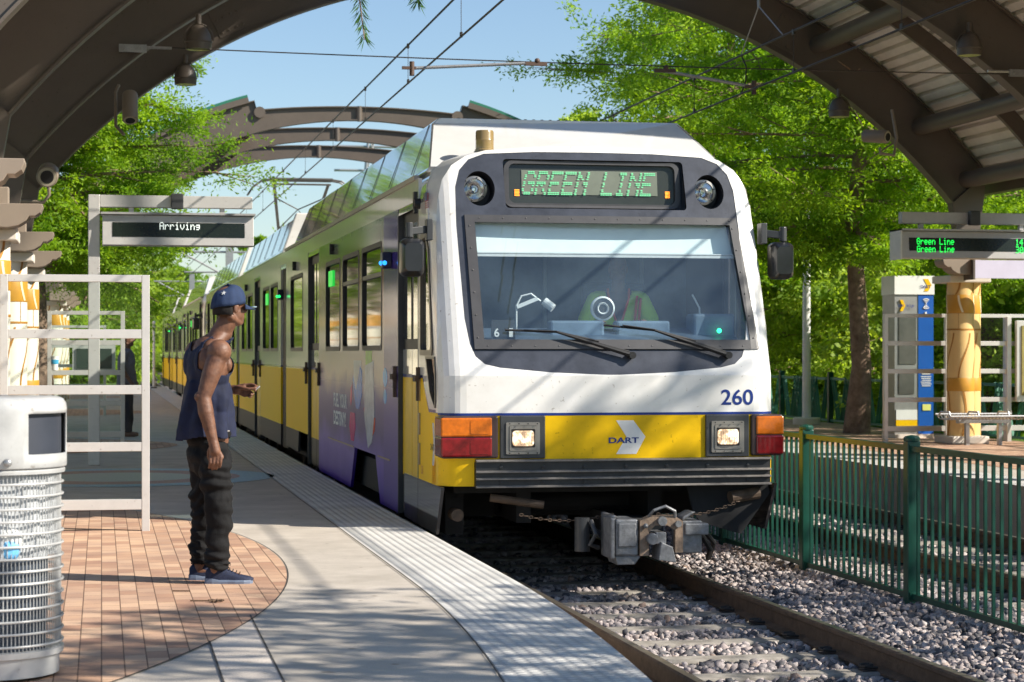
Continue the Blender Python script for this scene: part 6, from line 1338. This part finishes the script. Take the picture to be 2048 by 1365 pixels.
# the trees right of the camera whose crowns dapple the light, and the one with twigs over the frame
tree('green tree on the right platform that dapples the sunlight on the near paving', 10.1, 6.2, 8.0, 2.6, 3.2, 2200, .22, LF1, .16, seed=71, limbs=26, clump=.5)
tree('green tree on the right platform that dapples the light on the stones', 14.9, 10.0, 10.4, 3.2, 3.0, 3000, .22, LF1, .16, seed=72, limbs=26, clump=.5)
tree('green tree nearer the viewer on the right that shades the paving corner', 8.3, 5.2, 7.2, 2.5, 3.2, 2400, .22, LF1, .14, seed=73, limbs=22, clump=.5)
for i, y in enumerate((13.9, 18.4, 23.0)):  # unseen trees added to keep the sun off the left ribs
    tree('very tall tree added out of view beyond the right platform, its high crown put there to shade the canopy ribs', 14.75, y, 21, 3.0, 17.2, 9000, .38, LF2, .2, 'tall trees added beyond the right platform', seed=81+i, limbs=30, clump=.5)
# overhanging twigs
t = thing('cypress_tree', 'overhanging cypress twigs at the top of the view, above the sky', 'tree', (-3.4, 12.5, 0)); b = MB()
b.tube([(-3.4, 12.5, 0), (-3.3, 12.5, 2.5), (-3.0, 12.4, 4.2), (-2.6, 12.3, 5.4)], [.13, .11, .08, .04], 12); b.build('trunk', BARK, t, smooth=True)
b = MB(); b.tube([(-3.1, 12.4, 3.6), (-1.5, 12.3, 4.25), (.2, 12.1, 4.1), (1.2, 12, 3.85), (1.45, 12, 3.6), (1.50, 12, 3.2)], [.05, .035, .022, .012, .006, .003], 8); b.tube([(1.0, 12.03, 3.92), (1.5, 12, 3.8), (1.78, 12, 3.55), (1.82, 12, 3.42)], [.01, .007, .005, .002], 6); b.build('branches', BARK, t, smooth=True)
C = []; D = []
for P_, k in (([(1.2, 12, 3.85), (1.45, 12, 3.6), (1.50, 12, 3.2)], 300), ([(1.5, 12, 3.8), (1.78, 12, 3.55), (1.82, 12, 3.42)], 160), ([(.2, 12.1, 4.1), (1.2, 12, 3.85)], 400), ([(-1.5, 12.3, 4.25), (.2, 12.1, 4.1)], 600)):
    for i in range(k):
        f = random.random()*(len(P_)-1); j = int(f); p = Vector(P_[j]).lerp(Vector(P_[j+1]), f-j); s_ = random.choice((-1, 1))
        C.append(p[:]); D.append(Vector((s_*.55+random.gauss(0, .2), random.gauss(0, .3), -.8+random.gauss(0, .2))).normalized()[:])
C = np.array(C); D = np.array(D); leaf_mesh('crown', C, D, rng.uniform(.05, .10, len(C)), np.full(len(C), .0035), leafmat('twig leaves', (.03, .09, .03), (.07, .17, .03), .35, 6), t)
# grass tufts and fallen leaves
n = 26000; C = np.stack([rng.uniform(14.3, 19, n), rng.uniform(28, 50, n), np.full(n, -.03)], 1); D = rng.normal(size=(n, 3))*.35; D[:, 2] = 1; D /= np.linalg.norm(D, axis=1, keepdims=True)
g_ = thing('x', None, None); gr = leaf_mesh('grass_tufts', C, D, rng.uniform(.06, .16, n), np.full(n, .008), leafmat('grass blades', (.10, .20, .02), (.22, .36, .05), .5), g_); gr.parent = None; bpy.data.objects.remove(g_); tag(gr, 'green grass growing under the louvred fence behind the right platform', 'grass', None, 'stuff')
# rolling hedge mass far behind
n = 60000; C = np.stack([rng.uniform(-40, 55, n), rng.uniform(228, 250, n), rng.uniform(0, 9, n)], 1); D = rng.normal(size=(n, 3)); D /= np.linalg.norm(D, axis=1, keepdims=True)
g_ = thing('x', None, None); gr = leaf_mesh('far_woodland', C, D, rng.uniform(.7, 1.5, n), np.full(n, .4), LF3, g_); gr.parent = None; bpy.data.objects.remove(g_); tag(gr, 'far wood of green trees closing the view beyond the tracks', 'woodland', None, 'stuff')
n = 60000; C = np.stack([rng.uniform(26, 34, n), rng.uniform(20, 120, n), rng.uniform(0, 7, n)], 1); D = rng.normal(size=(n, 3)); D /= np.linalg.norm(D, axis=1, keepdims=True)
g_ = thing('x', None, None); gr = leaf_mesh('woodland_edge', C, D, rng.uniform(.3, .6, n), np.full(n, .16), LF3, g_); gr.parent = None; bpy.data.objects.remove(g_); tag(gr, 'dark green undergrowth deep behind the right platform trees', 'undergrowth', None, 'stuff')
